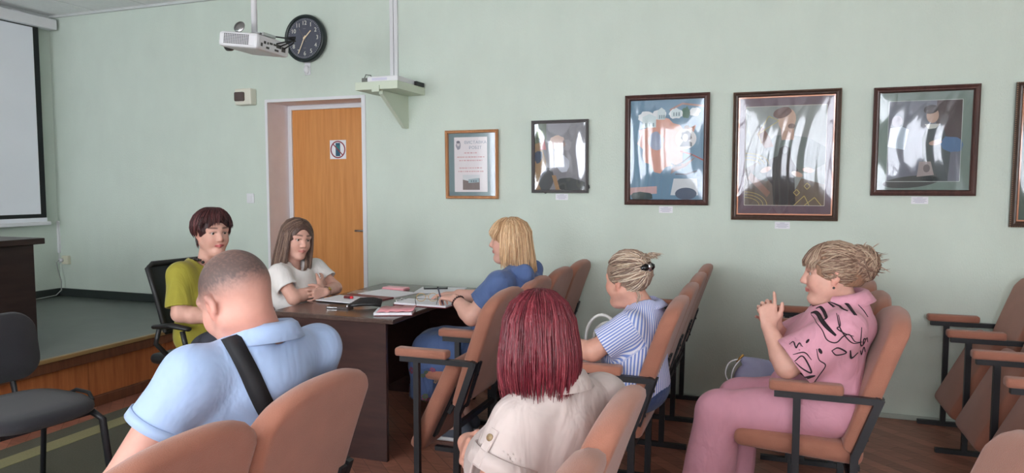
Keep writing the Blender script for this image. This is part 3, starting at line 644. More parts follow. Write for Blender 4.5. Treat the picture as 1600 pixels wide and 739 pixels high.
b = MB(); b.tube([(-0.05, -0.04, 0.04), (-0.045, -0.03, 0.065), (-0.01, -0.02, 0.06), (0.0, -0.01, 0.02), (-0.03, -0.055, 0.03)], 0.003, None, 6); b.build('cable', M_blackp, ad)
tag(MB().box((0, -0.06, 0), (0.022, 0.06, 0.03), bev=0.003).build('signal_splitter', M_blackp, None, (-2.462, YB - 0.09, 2.1585)), 'small black box standing at the wall end of the shelf', 'splitter')
b = MB(); b.box((-2.735, YB - 0.02, 2.16), (-2.705, YB, ZC - 0.02), bev=0.003); b.box((-2.70, YB - 0.02, 2.16), (-2.67, YB, ZC - 0.02), bev=0.003)
tag(b.build('cable_trunking', M_white), 'white twin cable trunking running from shelf up to the ceiling', 'trunking')

# ---------------------------------------------------------------- framed pictures
def film_mat(seed, amt):
    """clear wavy film over a print: mirrors the windows, lets the print show through"""
    m = bpy.data.materials.new('wavy_film'); m.use_nodes = True; nt = m.node_tree; N = nt.nodes; L = nt.links; N.remove(N['Principled BSDF'])
    tr = N.new('ShaderNodeBsdfTransparent'); gl_ = N.new('ShaderNodeBsdfGlossy'); gl_.inputs['Roughness'].default_value = 0.03; gl_.inputs['Color'].default_value = (0.93, 0.94, 1.0, 1)
    mx = N.new('ShaderNodeMixShader'); mx.inputs[0].default_value = amt
    L.new(tr.outputs[0], mx.inputs[1]); L.new(gl_.outputs[0], mx.inputs[2]); L.new(mx.outputs[0], N['Material Output'].inputs[0])
    return m
def film(parent, w, h, seed, amt, wav=1.0):
    """wrinkled sheet, real relief"""
    rnd = random.Random(seed); nxs, nzs = 70, 40; b = MB()
    ph = [rnd.uniform(0, 6.28) for _ in range(4)]
    for i in range(nxs + 1):
        for j in range(nzs + 1):
            u = i / nxs; v = j / nzs; x = (u - 0.5) * w; z = (v - 0.5) * h
            edge = min(1, 8 * min(u, 1 - u), 8 * min(v, 1 - v))
            bow = 0.012 * math.sin(math.pi * u) * math.sin(math.pi * v)
            k = x * 62 + 2.2 * math.sin(3.1 * v + ph[0]) + 1.2 * math.sin(6.5 * v + ph[1]) + 1.5 * math.sin(2.2 * u + ph[2])
            b.v.append((x, -bow - wav * 0.0009 * edge * math.sin(k) * (0.6 + 0.4 * math.sin(4 * u + ph[3])), z))
    for i in range(nxs):
        for j in range(nzs):
            q = i * (nzs + 1) + j; b.f.append((q, q + nzs + 1, q + nzs + 2, q + 1)); b.m.append(0); b.smooth.append(True)
    return b.build('clear_film', film_mat(seed, amt), parent)
def flatp(b, pts, m, lay):
    """one flat printed patch, pts in picture metres, stacked in thin layers"""
    n = len(pts); b.add([(x, -0.0004 * lay, z) for x, z in pts], [tuple(range(n))], m)
def blob(cx, cz, rx, rz, n=18, rot=0, wob=0.0, seed=0):
    r = random.Random(seed); out = []
    for k in range(n):
        a = 2 * math.pi * k / n; q = 1 + wob * r.uniform(-1, 1); x, z = rx * q * math.cos(a), rz * q * math.sin(a)
        c, s = math.cos(math.radians(rot)), math.sin(math.radians(rot)); out.append((cx + x * c - z * s, cz + x * s + z * c))
    return out
def line(b, pts, w, m, lay):
    for (x0, z0), (x1, z1) in zip(pts[:-1], pts[1:]):
        d = math.hypot(x1 - x0, z1 - z0) or 1; nx_, nz_ = -(z1 - z0) / d * w / 2, (x1 - x0) / d * w / 2
        flatp(b, [(x0 + nx_, z0 + nz_), (x1 + nx_, z1 + nz_), (x1 - nx_, z1 - nz_), (x0 - nx_, z0 - nz_)], m, lay)
PC = {}
def pc(r, g, b_):
    k = (r, g, b_)
    if k not in PC: PC[k] = mat('print_%02x%02x%02x' % k, k, 0.6)
    return PC[k]
def frame(t, w, h, fw, depth, m, bead=None, inner=None):
    """mitred moulding of four bars, an optional beaded edge"""
    prof = [(0, 0), (0, -depth * 0.75), (fw * 0.25, -depth), (fw * 0.55, -depth * 0.8), (fw * 0.8, -depth * 0.85), (fw, -depth * 0.45), (fw, 0)]
    def corner(sx, sz, d): return (sx * (w / 2 - d), sz * (h / 2 - d))
    cs = [(-1, -1), (1, -1), (1, 1), (-1, 1)]
    for k in range(4):
        a, c = cs[k], cs[(k + 1) % 4]; v = []; n = len(prof)
        for s in (a, c):
            for d, y in prof: x, z = corner(s[0], s[1], d); v.append((x, y, z))
        f = [(i, (i + 1) % n, n + (i + 1) % n, n + i) for i in range(n)] + [tuple(range(n))[::-1], tuple(range(n, 2 * n))]
        MB().add(v, f, m).build('frame_bar', m, t)
    if bead:
        b = MB(); d = fw * 0.12; per = []
        for k in range(4):
            a, c = cs[k], cs[(k + 1) % 4]; x0, z0 = corner(a[0], a[1], d); x1, z1 = corner(c[0], c[1], d); L_ = math.hypot(x1 - x0, z1 - z0); nb_ = int(L_ / 0.011)
            for i in range(nb_): per.append((x0 + (x1 - x0) * i / nb_, z0 + (z1 - z0) * i / nb_))
        for x, z in per:
            r = 0.0045; b.add([(x + r, -depth * 0.75, z), (x - r, -depth * 0.75, z), (x, -depth * 0.75, z + r), (x, -depth * 0.75, z - r), (x, -depth * 0.75 - r * 1.3, z)], [(0, 2, 4), (2, 1, 4), (1, 3, 4), (3, 0, 4)], bead, True)
        o = b.build('beading', bead, t); o['kind'] = 'stuff'
    if inner:
        b = MB(); d0, d1 = fw * 0.99, fw + 0.008
        for k in range(4):
            a, c = cs[k], cs[(k + 1) % 4]; q = []
            for s, d in ((a, d0), (c, d0), (c, d1), (a, d1)): x, z = corner(s[0], s[1], d); q.append((x, -depth * 0.5, z))
            b.add(q, [(0, 1, 2, 3)], inner)
        b.build('inner_slip', inner, t)
M_fbrown = wood('frame_dark_brown', (66, 44, 42), (92, 62, 56), 0.35)
M_fgrey = mat('frame_grey', (94, 90, 92), 0.4); M_flight = wood('frame_light_wood', (176, 122, 84), (200, 146, 104), 0.45)
M_fbronze = mat('frame_bronze', (70, 52, 44), 0.35, 0.2, 60); M_bead = mat('frame_bead', (176, 140, 110), 0.35, metal=0.4); M_copper = mat('frame_copper_slip', (170, 112, 84), 0.35, metal=0.3)
def picture(label, x0, x1, z0, z1, fw, m, bead=None, inner=None, back=(60, 60, 60), tilt=1.2):
    w, h = x1 - x0, z1 - z0
    t = thing('framed_picture', label, 'picture', ((x0 + x1) / 2, YB - 0.012, z0 + h / 2), 0)
    t.rotation_euler = (math.radians(tilt), 0, 0); t.location.y = YB - 0.006 - math.sin(math.radians(tilt)) * h / 2
    frame(t, w, h, fw, 0.03, m, bead, inner)
    MB().box((-w / 2 + 0.004, -0.004, -h / 2 + 0.004), (w / 2 - 0.004, 0.0, h / 2 - 0.004)).build('backing', mat('print_%02x%02x%02x' % back, back, 0.6), t)
    return t, w - 2 * fw, h - 2 * fw
def caption(label, x, z):
    t = thing('caption_card', label, 'card', (x, YB, z)); MB().box((-0.045, -0.002, -0.022), (0.045, 0, 0.022)).build('card', M_paper, t)
    b = MB()
    for k in range(5): w = (0.015, 0.036, 0.03, 0.036, 0.025)[k]; b.box((-w, -0.0026, 0.014 - 0.007 * k), (w, -0.0019, 0.0158 - 0.007 * k))
    b.build('text_lines', mat('caption_ink', (150, 148, 176), 0.6), t)
# poster in light wood frame
t, w, h = picture('framed exhibition poster in pale wood, first picture beside the shelf', -2.272, -1.856, 1.333, 1.834, 0.022, M_flight, back=(112, 132, 138))
b = MB(); pw, phh = 0.262, 0.40
flatp(b, [(-pw / 2 - 0.01, -phh / 2), (pw / 2 - 0.01, -phh / 2), (pw / 2 - 0.01, phh / 2), (-pw / 2 - 0.01, phh / 2)], pc(226, 218, 222), 12)
flatp(b, [(-0.075, -0.185), (0.06, -0.185), (0.06, -0.075), (-0.075, -0.075)], pc(116, 98, 96), 13)
flatp(b, [(-0.075, -0.11), (-0.03, -0.12), (0.06, -0.10), (0.06, -0.075), (-0.075, -0.075)], pc(206, 208, 212), 14)
flatp(b, [(-0.03, -0.135), (0.055, -0.13), (0.055, -0.098), (-0.03, -0.108)], pc(150, 168, 176), 15)
for k in range(3): flatp(b, [(-0.01 + 0.018 * k, -0.128), (0.0 + 0.018 * k, -0.128), (0.0 + 0.018 * k, -0.115), (-0.01 + 0.018 * k, -0.115)], pc(96, 110, 120), 16)
flatp(b, blob(-0.108, 0.142, 0.02, 0.032, 14, 0, 0.12, 3), pc(150, 146, 160), 13); flatp(b, blob(-0.108, 0.15, 0.012, 0.016, 12), pc(206, 198, 202), 14); flatp(b, blob(-0.108, 0.165, 0.015, 0.01, 12), pc(110, 106, 120), 15)
rr = random.Random(5)
for z, hw in ((0.085, 0.05), (0.055, 0.108), (0.03, 0.092), (-0.025, 0.092), (-0.05, 0.1)):
    x = -hw
    while x < hw:
        wl = rr.uniform(0.006, 0.022); flatp(b, [(x - 0.01, z - 0.004), (min(x + wl, hw) - 0.01, z - 0.004), (min(x + wl, hw) - 0.01, z + 0.004), (x - 0.01, z + 0.004)], pc(206, 160, 164), 13); x += wl + rr.uniform(0.003, 0.007)
b.build('poster_print', None, t)
text_mesh('poster_lettering', 'ВИСТАВКА', 0.030, pc(140, 148, 166), t, wallM(0.028, -0.0058, 0.160), 0.0002, squash=1.08)
text_mesh('poster_lettering', 'РОБІТ', 0.030, pc(140, 148, 166), t, wallM(0.028, -0.0058, 0.122), 0.0002, squash=1.1)
MB().box((-w / 2, -0.0105, -h / 2), (w / 2, -0.0095, h / 2)).build('glass', film_mat(1, 0.03), t)
# grey framed collage
t, w, h = picture('narrow grey framed picture with a shiny rippled film, right of the poster', -1.60, -1.19, 1.378, 1.885, 0.022, M_fgrey, back=(150, 150, 160))
b = MB(); L2, H2 = w / 2, h / 2
flatp(b, [(-L2, -H2), (L2, -H2), (L2, H2), (-L2, H2)], pc(128, 126, 134), 11)
flatp(b, [(-L2, -H2), (-0.12, -H2), (-0.10, -0.04), (-0.14, 0.1), (-L2, 0.1)], pc(150, 118, 82), 12)
flatp(b, [(-L2, 0.09), (-0.10, 0.12), (-0.10, H2), (-L2, H2)], pc(78, 92, 70), 13)
flatp(b, blob(-0.145, 0.16, 0.02, 0.035, 14, 10, 0.15, 2), pc(140, 170, 90), 14)
flatp(b, [(-0.15, 0.05), (-0.10, 0.05), (-0.115, 0.13)], pc(196, 120, 126), 14)
flatp(b, blob(-0.155, 0.0, 0.03, 0.05, 14, -10, 0.2, 4), pc(44, 58, 86), 14)
flatp(b, blob(-0.10, -0.17, 0.05, 0.09, 18, -10, 0.1, 5), pc(70, 72, 76), 14)
flatp(b, blob(0.09, -0.20, 0.12, 0.05, 18, -8, 0.1, 6), pc(60, 64, 66), 14)
flatp(b, [(-0.03, -H2), (0.0, -H2), (-0.03, -0.13), (-0.06, -0.13)], pc(160, 124, 90), 15)
flatp(b, blob(-0.02, 0.10, 0.06, 0.05, 18, 0, 0.1, 7), pc(206, 178, 168), 14); flatp(b, blob(0.05, 0.08, 0.035, 0.04, 16, 0, 0.1, 8), pc(150, 146, 156), 14)
flatp(b, blob(0.02, -0.05, 0.05, 0.06, 18, 20, 0.1, 9), pc(186, 190, 204), 14)
b.build('print', None, t); film(t, w, h, 11, 0.085).location = (0, -0.014, 0)
# blue poster with medallion
t, w, h = picture('tall brown framed blue picture with a round medallion portrait', -0.935, -0.385, 1.30, 2.03, 0.036, M_fbrown, M_fbrown, back=(96, 130, 156))
b = MB(); L2, H2 = w / 2, h / 2
flatp(b, [(-L2, -H2), (L2, -H2), (L2, H2), (-L2, H2)], pc(96, 132, 158), 11)
flatp(b, blob(-0.03, 0.04, 0.15, 0.18, 26, 15, 0.14, 1), pc(206, 150, 134), 12); flatp(b, blob(-0.07, 0.06, 0.05, 0.06, 18, 0, 0.1, 2), pc(150, 160, 186), 13)
flatp(b, [(0.02, 0.17), (0.12, 0.058), (0.19, 0.16), (0.17, 0.10), (0.10, 0.12)], pc(212, 152, 128), 13); flatp(b, blob(0.13, 0.145, 0.018, 0.013, 12), pc(96, 66, 62), 14)
for (x, z, rx, rz) in ((-0.14, 0.22, 0.05, 0.035), (-0.05, 0.235, 0.05, 0.035), (0.06, 0.235, 0.05, 0.03), (0.18, 0.245, 0.035, 0.028)): flatp(b, blob(x, z, rx, rz, 16, 0, 0.15, int(x * 100) + 50), pc(222, 226, 230), 13)
for (x0, x1, z0, z1) in ((-0.16, -0.07, 0.15, 0.22), (-0.06, -0.01, 0.2, 0.26), (0.03, 0.09, 0.215, 0.255)):
    flatp(b, [(x0, z0), (x1, z0), (x1, z1), ((x0 + x1) / 2, z1 + 0.02), (x0, z1)], pc(196, 212, 216), 14)
    for q in range(3): xx = x0 + (x1 - x0) * (0.2 + 0.28 * q); flatp(b, [(xx, z0 + 0.006), (xx + 0.008, z0 + 0.006), (xx + 0.008, z0 + 0.03), (xx, z0 + 0.03)], pc(120, 140, 150), 15)
flatp(b, blob(0.125, 0.24, 0.026, 0.04, 14, 0, 0.2, 9), pc(52, 92, 74), 15)
line(b, [(L2, 0.28), (0.10, 0.30), (0.02, 0.26)], 0.012, pc(170, 130, 120), 12); line(b, [(0.09, -0.01), (0.16, -0.03), (L2, -0.07)], 0.008, pc(160, 70, 64), 13)
flatp(b, [(0.04, -0.10), (0.12, -0.09), (0.19, -0.05), (0.13, -0.11), (0.06, -0.14), (0.03, -0.16)], pc(124, 96, 92), 13)
for q in ((0.03, -0.12, 0.17, -0.03), (0.06, -0.16, 0.20, -0.14), (0.03, -0.09, 0.10, -0.10)): line(b, [(q[0], q[1]), ((q[0] + q[2]) / 2, (q[1] + q[3]) / 2 - 0.012), (q[2], q[3])], 0.009, pc(58, 66, 84), 14)
flatp(b, blob(0.125, 0.07, 0.068, 0.065, 28), pc(216, 214, 216), 16)
flatp(b, [(0.085, 0.02), (0.165, 0.02), (0.165, 0.045), (0.135, 0.06), (0.105, 0.055)], pc(54, 58, 66), 17); flatp(b, blob(0.128, 0.088, 0.035, 0.036, 18, 0, 0.12, 3), pc(46, 48, 54), 17); flatp(b, blob(0.122, 0.078, 0.018, 0.026, 14), pc(196, 190, 190), 18)
flatp(b, [(0.03, -0.30), (0.21, -0.30), (0.20, -0.19), (0.05, -0.19)], pc(198, 204, 210), 14); flatp(b, blob(0.13, -0.29, 0.07, 0.04, 20), pc(64, 80, 104), 15); flatp(b, [(-L2, -0.30), (-0.06, -0.29), (-0.06, -0.24), (-L2, -0.25)], pc(190, 156, 156), 12)
flatp(b, blob(-0.16, -0.31, 0.07, 0.035, 18, 0, 0.15, 12), pc(48, 66, 66), 15)
b.build('print', None, t); film(t, w, h, 12, 0.058).location = (0, -0.016, 0)
caption('small white caption card under the blue medallion picture', -0.66, 1.268)
caption('small white caption card under the grey framed picture', -1.384, 1.350)
# big portrait in beaded bronze frame
t, w, h = picture('largest picture, seated man print in a beaded bronze frame', -0.24, 0.391, 1.209, 2.02, 0.034, M_fbronze, M_bead, M_copper, back=(96, 76, 88))
b = MB(); L2, H2 = w / 2, h / 2
flatp(b, [(-L2, -H2), (L2, -H2), (L2, H2), (-L2, H2)], pc(92, 72, 84), 11)
l2, h2 = L2 - 0.045, H2 - 0.06
flatp(b, [(-l2, -h2), (l2, -h2), (l2, h2), (-l2, h2)], pc(134, 140, 138), 12)
flatp(b, [(-l2, -h2), (-0.02, -h2), (-0.1, 0.0), (-l2, -0.08)], pc(96, 86, 78), 13); flatp(b, [(0.02, -h2), (l2, -h2), (l2, -0.18), (0.1, -0.14)], pc(98, 84, 72), 13)
flatp(b, [(-0.20, -0.13), (-0.12, 0.06), (-0.06, 0.13), (0.03, 0.13), (0.14, 0.11), (l2, 0.05), (l2, -0.05), (0.13, -0.11), (0.02, -0.1), (-0.06, -0.05), (-0.10, -0.16)], pc(96, 106, 104), 14)
flatp(b, [(-0.17, 0.14), (-0.14, 0.19), (-0.09, 0.12), (-0.07, 0.06), (-0.12, 0.05)], pc(118, 84, 72), 15)
flatp(b, [(-0.02, 0.10), (0.05, 0.10), (0.05, 0.2), (-0.03, 0.19)], pc(176, 142, 124), 15); flatp(b, blob(0.008, 0.225, 0.052, 0.07, 20, -8), pc(190, 160, 142), 16); flatp(b, blob(-0.02, 0.27, 0.055, 0.034, 16, 20, 0.06, 4), pc(104, 78, 74), 17); flatp(b, blob(0.035, 0.185, 0.022, 0.016, 12), pc(110, 86, 78), 17)
flatp(b, [(-0.09, -0.02), (-0.04, 0.0), (-0.03, 0.05), (0.0, 0.065), (0.03, 0.05), (0.04, -0.02), (0.08, -0.09), (0.06, -0.13), (0.07, -h2), (-0.06, -h2), (-0.07, -0.18), (-0.11, -0.13)], pc(38, 34, 36), 18)
for x, z, r_ in ((-0.11, -0.085, 25), (0.075, -0.115, -20), (0.14, -0.09, -10)): flatp(b, blob(x, z, 0.035, 0.016, 12, r_), pc(188, 154, 138), 19)
flatp(b, blob(0.0, 0.035, 0.014, 0.022, 12), pc(84, 88, 90), 19)
G = pc(178, 160, 96)
line(b, [(-0.16, 0.14), (-0.10, 0.25), (-0.04, 0.22), (-0.16, 0.14), (-0.14, 0.08)], 0.004, G, 20)
for k in range(3): line(b, [(-l2 + (0.07 + 0.018 * k) * math.cos(a) * 1.3, -h2 + (0.05 + 0.018 * k) * math.sin(a)) for a in [math.pi / 2 * q / 8 for q in range(9)]], 0.003, G, 20)
for k in range(3): line(b, [(-l2 + (0.07 + 0.02 * k) * math.cos(a) * 1.3, -0.05 + (0.03 + 0.02 * k) * math.sin(a)) for a in [math.pi / 2 * q / 8 for q in range(9)]], 0.003, G, 20)
line(b, [(0.06, -h2), (0.12, -0.25), (0.15, -h2)], 0.004, G, 20); line(b, [(0.12, -h2), (0.18, -0.26), (0.22, -h2)], 0.004, G, 20)
for cx, cz in ((0.075, -0.23), (0.135, -0.19)): line(b, [(cx - 0.018, cz), (cx, cz + 0.02), (cx + 0.018, cz), (cx, cz - 0.02), (cx - 0.018, cz)], 0.004, G, 20)
flatp(b, [(-0.20, -0.10), (-0.08, -0.23), (-0.10, -0.26), (-0.22, -0.14)], pc(128, 96, 84), 19)
line(b, [(-l2, -h2), (l2, -h2), (l2, h2), (-l2, h2), (-l2, -h2)], 0.003, pc(196, 190, 180), 20)
b.build('print', None, t); film(t, w, h, 13, 0.055).location = (0, -0.018, 0)
caption('small white caption card under the largest picture', 0.072, 1.176)
# brown frame, two figures
t, w, h = picture('square dark brown framed picture of an interior, right of the largest one', 0.567, 1.118, 1.368, 2.012, 0.034, M_fbrown, M_fbrown, back=(120, 136, 130))
b = MB(); L2, H2 = w / 2, h / 2
flatp(b, [(-L2, -H2), (L2, -H2), (L2, H2), (-L2, H2)], pc(108, 126, 120), 11); l2, h2 = L2 - 0.05, H2 - 0.05
flatp(b, [(-l2, -h2), (l2, -h2), (l2, h2), (-l2, h2)], pc(104, 108, 122), 12); flatp(b, [(0.06, -0.02), (l2, -0.02), (l2, h2), (0.06, h2)], pc(74, 62, 66), 13)
flatp(b, [(0.0, -h2), (0.13, -h2), (0.14, -0.06), (0.09, 0.10), (0.02, 0.10), (-0.01, 0.02)], pc(70, 80, 84), 14); flatp(b, blob(0.04, 0.15, 0.032, 0.045, 16), pc(178, 150, 136), 15); flatp(b, blob(0.03, 0.185, 0.038, 0.026, 14, 10), pc(60, 56, 60), 16); flatp(b, [(0.0, 0.10), (0.08, 0.10), (0.06, 0.075), (0.02, 0.07)], pc(196, 200, 196), 16)
flatp(b, blob(0.145, -0.02, 0.06, 0.045, 18, -20, 0.1, 3), pc(78, 110, 150), 15); flatp(b, blob(0.06, -0.01, 0.035, 0.015, 12, 10), pc(180, 150, 136), 16)
flatp(b, [(-0.19, -0.03), (-0.10, -0.05), (-0.08, 0.07), (-0.12, 0.09), (-0.18, 0.08)], pc(180, 196, 212), 14); flatp(b, blob(-0.145, 0.12, 0.028, 0.035, 14), pc(140, 134, 148), 14)
flatp(b, [(-0.03, -0.21), (0.06, -0.20), (0.04, -0.12), (-0.02, -0.12)], pc(150, 140, 140), 15); flatp(b, blob(0.02, -0.16, 0.018, 0.024, 12), pc(104, 96, 98), 16)
flatp(b, blob(-0.06, -0.24, 0.15, 0.035, 24, 6), pc(62, 66, 66), 14)
line(b, [(-l2, -h2), (l2, -h2), (l2, h2), (-l2, h2), (-l2, -h2)], 0.003, pc(176, 186, 184), 20)
b.build('print', None, t); film(t, w, h, 14, 0.058).location = (0, -0.016, 0)
caption('small white caption card under the square interior picture', 0.836, 1.34)
# frame cut by the photo edge
t, w, h = picture('beaded bronze framed picture with green mount, last toward the rear', 1.29, 1.85, 1.19, 2.01, 0.034, M_fbronze, M_bead, M_copper, back=(70, 88, 80))
b = MB(); L2, H2 = w / 2, h / 2; flatp(b, [(-L2, -H2), (L2, -H2), (L2, H2), (-L2, H2)], pc(70, 88, 80), 11); flatp(b, [(-L2 + 0.06, -H2 + 0.07), (L2 - 0.06, -H2 + 0.07), (L2 - 0.06, H2 - 0.07), (-L2 + 0.06, H2 - 0.07)], pc(130, 124, 112), 12)
b.build('print', None, t); film(t, w, h, 15, 0.05).location = (0, -0.018, 0)
# ================================================================ people: bodies grown from blended limbs on a fine grid
def V3(*a): return np.array(a, np.float64)
def unit(v): v = np.asarray(v, float); return v / (np.linalg.norm(v) + 1e-12)
class Field:
    def __init__(s, lo, hi, h):
        s.lo = np.array(lo, np.float64); s.h = h; s.n = np.ceil((np.array(hi) - s.lo) / h).astype(int) + 1
        s.d = np.full(tuple(s.n), 0.2, np.float32)
    def sub(s, lo, hi):
        a = np.clip(np.floor((np.array(lo) - s.lo) / s.h).astype(int), 0, s.n); b = np.clip(np.ceil((np.array(hi) - s.lo) / s.h).astype(int) + 1, 0, s.n)
        if np.any(b <= a): return None
        sl = tuple(slice(i, j) for i, j in zip(a, b))
        g = [((np.arange(a[i], b[i]) * s.h + s.lo[i]).astype(np.float32)).reshape([-1 if k == i else 1 for k in range(3)]) for i in range(3)]
        return sl, g
    def put(s, prim, k=0.02, op='add'):
        lo, hi, fn = prim; m = k + 3 * s.h if op == 'add' else k + 2 * s.h
        r = s.sub(np.array(lo) - m, np.array(hi) + m)
        if r is None: return s
        sl, g = r; e = fn(*g); d = s.d[sl]
        if op == 'add': q = np.clip(k - np.abs(d - e), 0, None) / max(k, 1e-6); s.d[sl] = np.minimum(d, e) - q * q * k * 0.25
        else:
            e = -e; q = np.clip(k - np.abs(d - e), 0, None) / max(k, 1e-6); s.d[sl] = np.maximum(d, e) + q * q * k * 0.25
        return s
    def clip(s, fn):
        r = s.sub(s.lo, s.lo + s.n * s.h); s.d = np.maximum(s.d, fn(*r[1])); return s
    def wrinkle(s, amp, seed, scale=40):
        rn = np.random.RandomState(seed); g = s.sub(s.lo, s.lo + s.n * s.h)[1]; acc = 0
        for i in range(4):
            k = rn.randn(3) * scale * (0.5 + 0.3 * i) * 0.6; k2 = rn.randn(3) * scale * 0.25
            acc = acc + np.sin((g[0] * k[0] + g[1] * k[1] + g[2] * k[2] + rn.rand() * 6) + 1.4 * np.sin(g[0] * k2[0] + g[1] * k2[1] + g[2] * k2[2])) / (1 + i * 0.5)
        s.d += (amp * 0.5 * acc).astype(np.float32); return s
    def mesh(s):
        d = s.d; d[0], d[-1] = 1, 1; d[:, 0], d[:, -1] = 1, 1; d[:, :, 0], d[:, :, -1] = 1, 1
        b = (d < 0); c = np.zeros(tuple(q - 1 for q in d.shape), np.uint8); B = b.astype(np.uint8)
        for i in (0, 1):
            for j in (0, 1):
                for k in (0, 1): c += B[i:d.shape[0] - 1 + i, j:d.shape[1] - 1 + j, k:d.shape[2] - 1 + k]
        act = (c > 0) & (c < 8); I = np.argwhere(act); vid = np.full(c.shape, -1, np.int32); vid[act] = np.arange(len(I))
        acc = np.zeros((len(I), 3)); cnt = np.zeros(len(I))
        for ax in range(3):
            o = [q for q in range(3) if q != ax]
            for p in (0, 1):
                for q in (0, 1):
                    a = np.zeros(3, int); a[o[0]] = p; a[o[1]] = q; e = a.copy(); e[ax] = 1
                    ia = I + a; ie = I + e; da = d[ia[:, 0], ia[:, 1], ia[:, 2]]; de = d[ie[:, 0], ie[:, 1], ie[:, 2]]
                    x = (da < 0) != (de < 0); t = np.where(x, da / np.where(x, da - de, 1), 0)
                    pt = a + t[:, None] * (e - a); acc[x] += pt[x]; cnt[x] += 1
        P = s.lo + (I + acc / cnt[:, None]) * s.h
        F = []
        for ax in range(3):
            u, w = (ax + 1) % 3, (ax + 2) % 3
            s0 = [slice(None)] * 3; s1 = [slice(None)] * 3; s0[ax] = slice(0, -1); s1[ax] = slice(1, None)
            ch = b[tuple(s0)] != b[tuple(s1)]; E = np.argwhere(ch); E = E[(E[:, u] > 0) & (E[:, w] > 0)]
            def cell(du, dw): q = E.copy(); q[:, u] += du; q[:, w] += dw; return vid[q[:, 0], q[:, 1], q[:, 2]]
            f = np.stack([cell(-1, -1), cell(0, -1), cell(0, 0), cell(-1, 0)], 1)
            ins = b[E[:, 0], E[:, 1], E[:, 2]]; f[~ins] = f[~ins][:, ::-1]; F.append(f)
        return P, np.concatenate(F)
def rc(a, b, ra, rb=None, cap0=False, cap1=False, flat=None):
    """tapered round limb; flat=(axis, factor) squeezes it along an axis; cap = cut square at that end"""
    a = np.asarray(a, float); b = np.asarray(b, float); rb = ra if rb is None else rb; ab = b - a; L2 = float(ab @ ab) + 1e-12; L = math.sqrt(L2); R = max(ra, rb)
    if flat: R = R * max(1, flat[1])
    def fn(x, y, z):
        px, py, pz = x - a[0], y - a[1], z - a[2]
        t0 = (px * ab[0] + py * ab[1] + pz * ab[2]) / L2; t = np.clip(t0, 0, 1)
        qx, qy, qz = px - t * ab[0], py - t * ab[1], pz - t * ab[2]
        if flat:
            n, s_ = unit(flat[0]), flat[1]; dn = qx * n[0] + qy * n[1] + qz * n[2]; e = dn * (1 / s_ - 1); qx, qy, qz = qx + n[0] * e, qy + n[1] * e, qz + n[2] * e
        d = np.sqrt(qx * qx + qy * qy + qz * qz) - (ra + (rb - ra) * t)
        if cap1: d = np.maximum(d, (t0 - 1) * L)
        if cap0: d = np.maximum(d, -t0 * L)
        return d
    return np.minimum(a, b) - R, np.maximum(a, b) + R, fn
def el(c, r, Fm=None):
    c = np.asarray(c, float); r = np.asarray(r, float); Fm = np.eye(3) if Fm is None else Fm; R = float(r.max())
    def fn(x, y, z):
        px, py, pz = x - c[0], y - c[1], z - c[2]; k0 = 0; k1 = 0
        for i in range(3):
            q = px * Fm[0, i] + py * Fm[1, i] + pz * Fm[2, i]; k0 = k0 + (q / r[i]) ** 2; k1 = k1 + (q / (r[i] * r[i])) ** 2
        k0 = np.sqrt(k0); return k0 * (k0 - 1) / np.sqrt(k1 + 1e-9)
    return c - R, c + R, fn
def basis(fwd, up=(0, 0, 1)):
    f = unit(fwd); l = unit(np.cross(up, f)); u = np.cross(f, l); return np.stack([f, l, u], 1)     # columns: forward, left, up
def head_basis(yaw, pitch=0, roll=0):
    """yaw in degrees from +x, pitch positive looks down, roll positive drops the left ear"""
    M = Matrix.Rotation(math.radians(yaw), 3, 'Z') @ Matrix.Rotation(math.radians(pitch), 3, 'Y') @ Matrix.Rotation(math.radians(-roll), 3, 'X')
    return np.array(M)
def to_obj(name, P, Fc, m, parent, col=None):
    me = bpy.data.meshes.new(name); me.vertices.add(len(P)); me.vertices.foreach_set('co', np.asarray(P, np.float32).ravel())
    me.loops.add(len(Fc) * 4); me.polygons.add(len(Fc)); me.loops.foreach_set('vertex_index', Fc.astype(np.int32).ravel())
    me.polygons.foreach_set('loop_start', np.arange(0, len(Fc) * 4, 4, dtype=np.int32)); me.polygons.foreach_set('use_smooth', np.ones(len(Fc), bool))
    me.update(calc_edges=True); me.validate(); me.materials.append(m)
    if col is not None:
        a = me.color_attributes.new('Col', 'FLOAT_COLOR', 'POINT'); a.data.foreach_set('color', np.asarray(col, np.float32).ravel())
    o = bpy.data.objects.new(name, me); COL.objects.link(o); o.parent = parent; return o
def relax(P, Fc, it=2, lam=0.5):
    for _ in range(it):
        S = np.zeros_like(P); C = np.zeros(len(P))
        for i in range(4):
            a, b = Fc[:, i], Fc[:, (i + 1) % 4]
            for k in range(3): S[:, k] += np.bincount(a, P[b, k], len(P)) + np.bincount(b, P[a, k], len(P))
            C += np.bincount(a, minlength=len(P)) + np.bincount(b, minlength=len(P))
        P = P + lam * (S / np.maximum(C, 1)[:, None] - P)
    return P
M_skin = mat('skin', (226, 176, 156), 0.5, attr='Col', var=0.03, scale=60, spec=0.35)
M_skin.node_tree.nodes['Principled BSDF'].inputs['Subsurface Weight'].default_value = 0.06
M_skin.node_tree.nodes['Principled BSDF'].inputs['Subsurface Radius'].default_value = (0.012, 0.005, 0.003)
M_hair = mat('hair', (120, 80, 60), 0.42, attr='Col', var=0.10, scale=110, spec=0.45, bump=0.5, bscale=130, stretch=(1, 1, 0.35))
M_eye = [mat('eye_pupil', (14, 12, 12), 0.15), mat('eye_iris', (74, 58, 44), 0.2), mat('eye_white', (196, 188, 184), 0.3)]

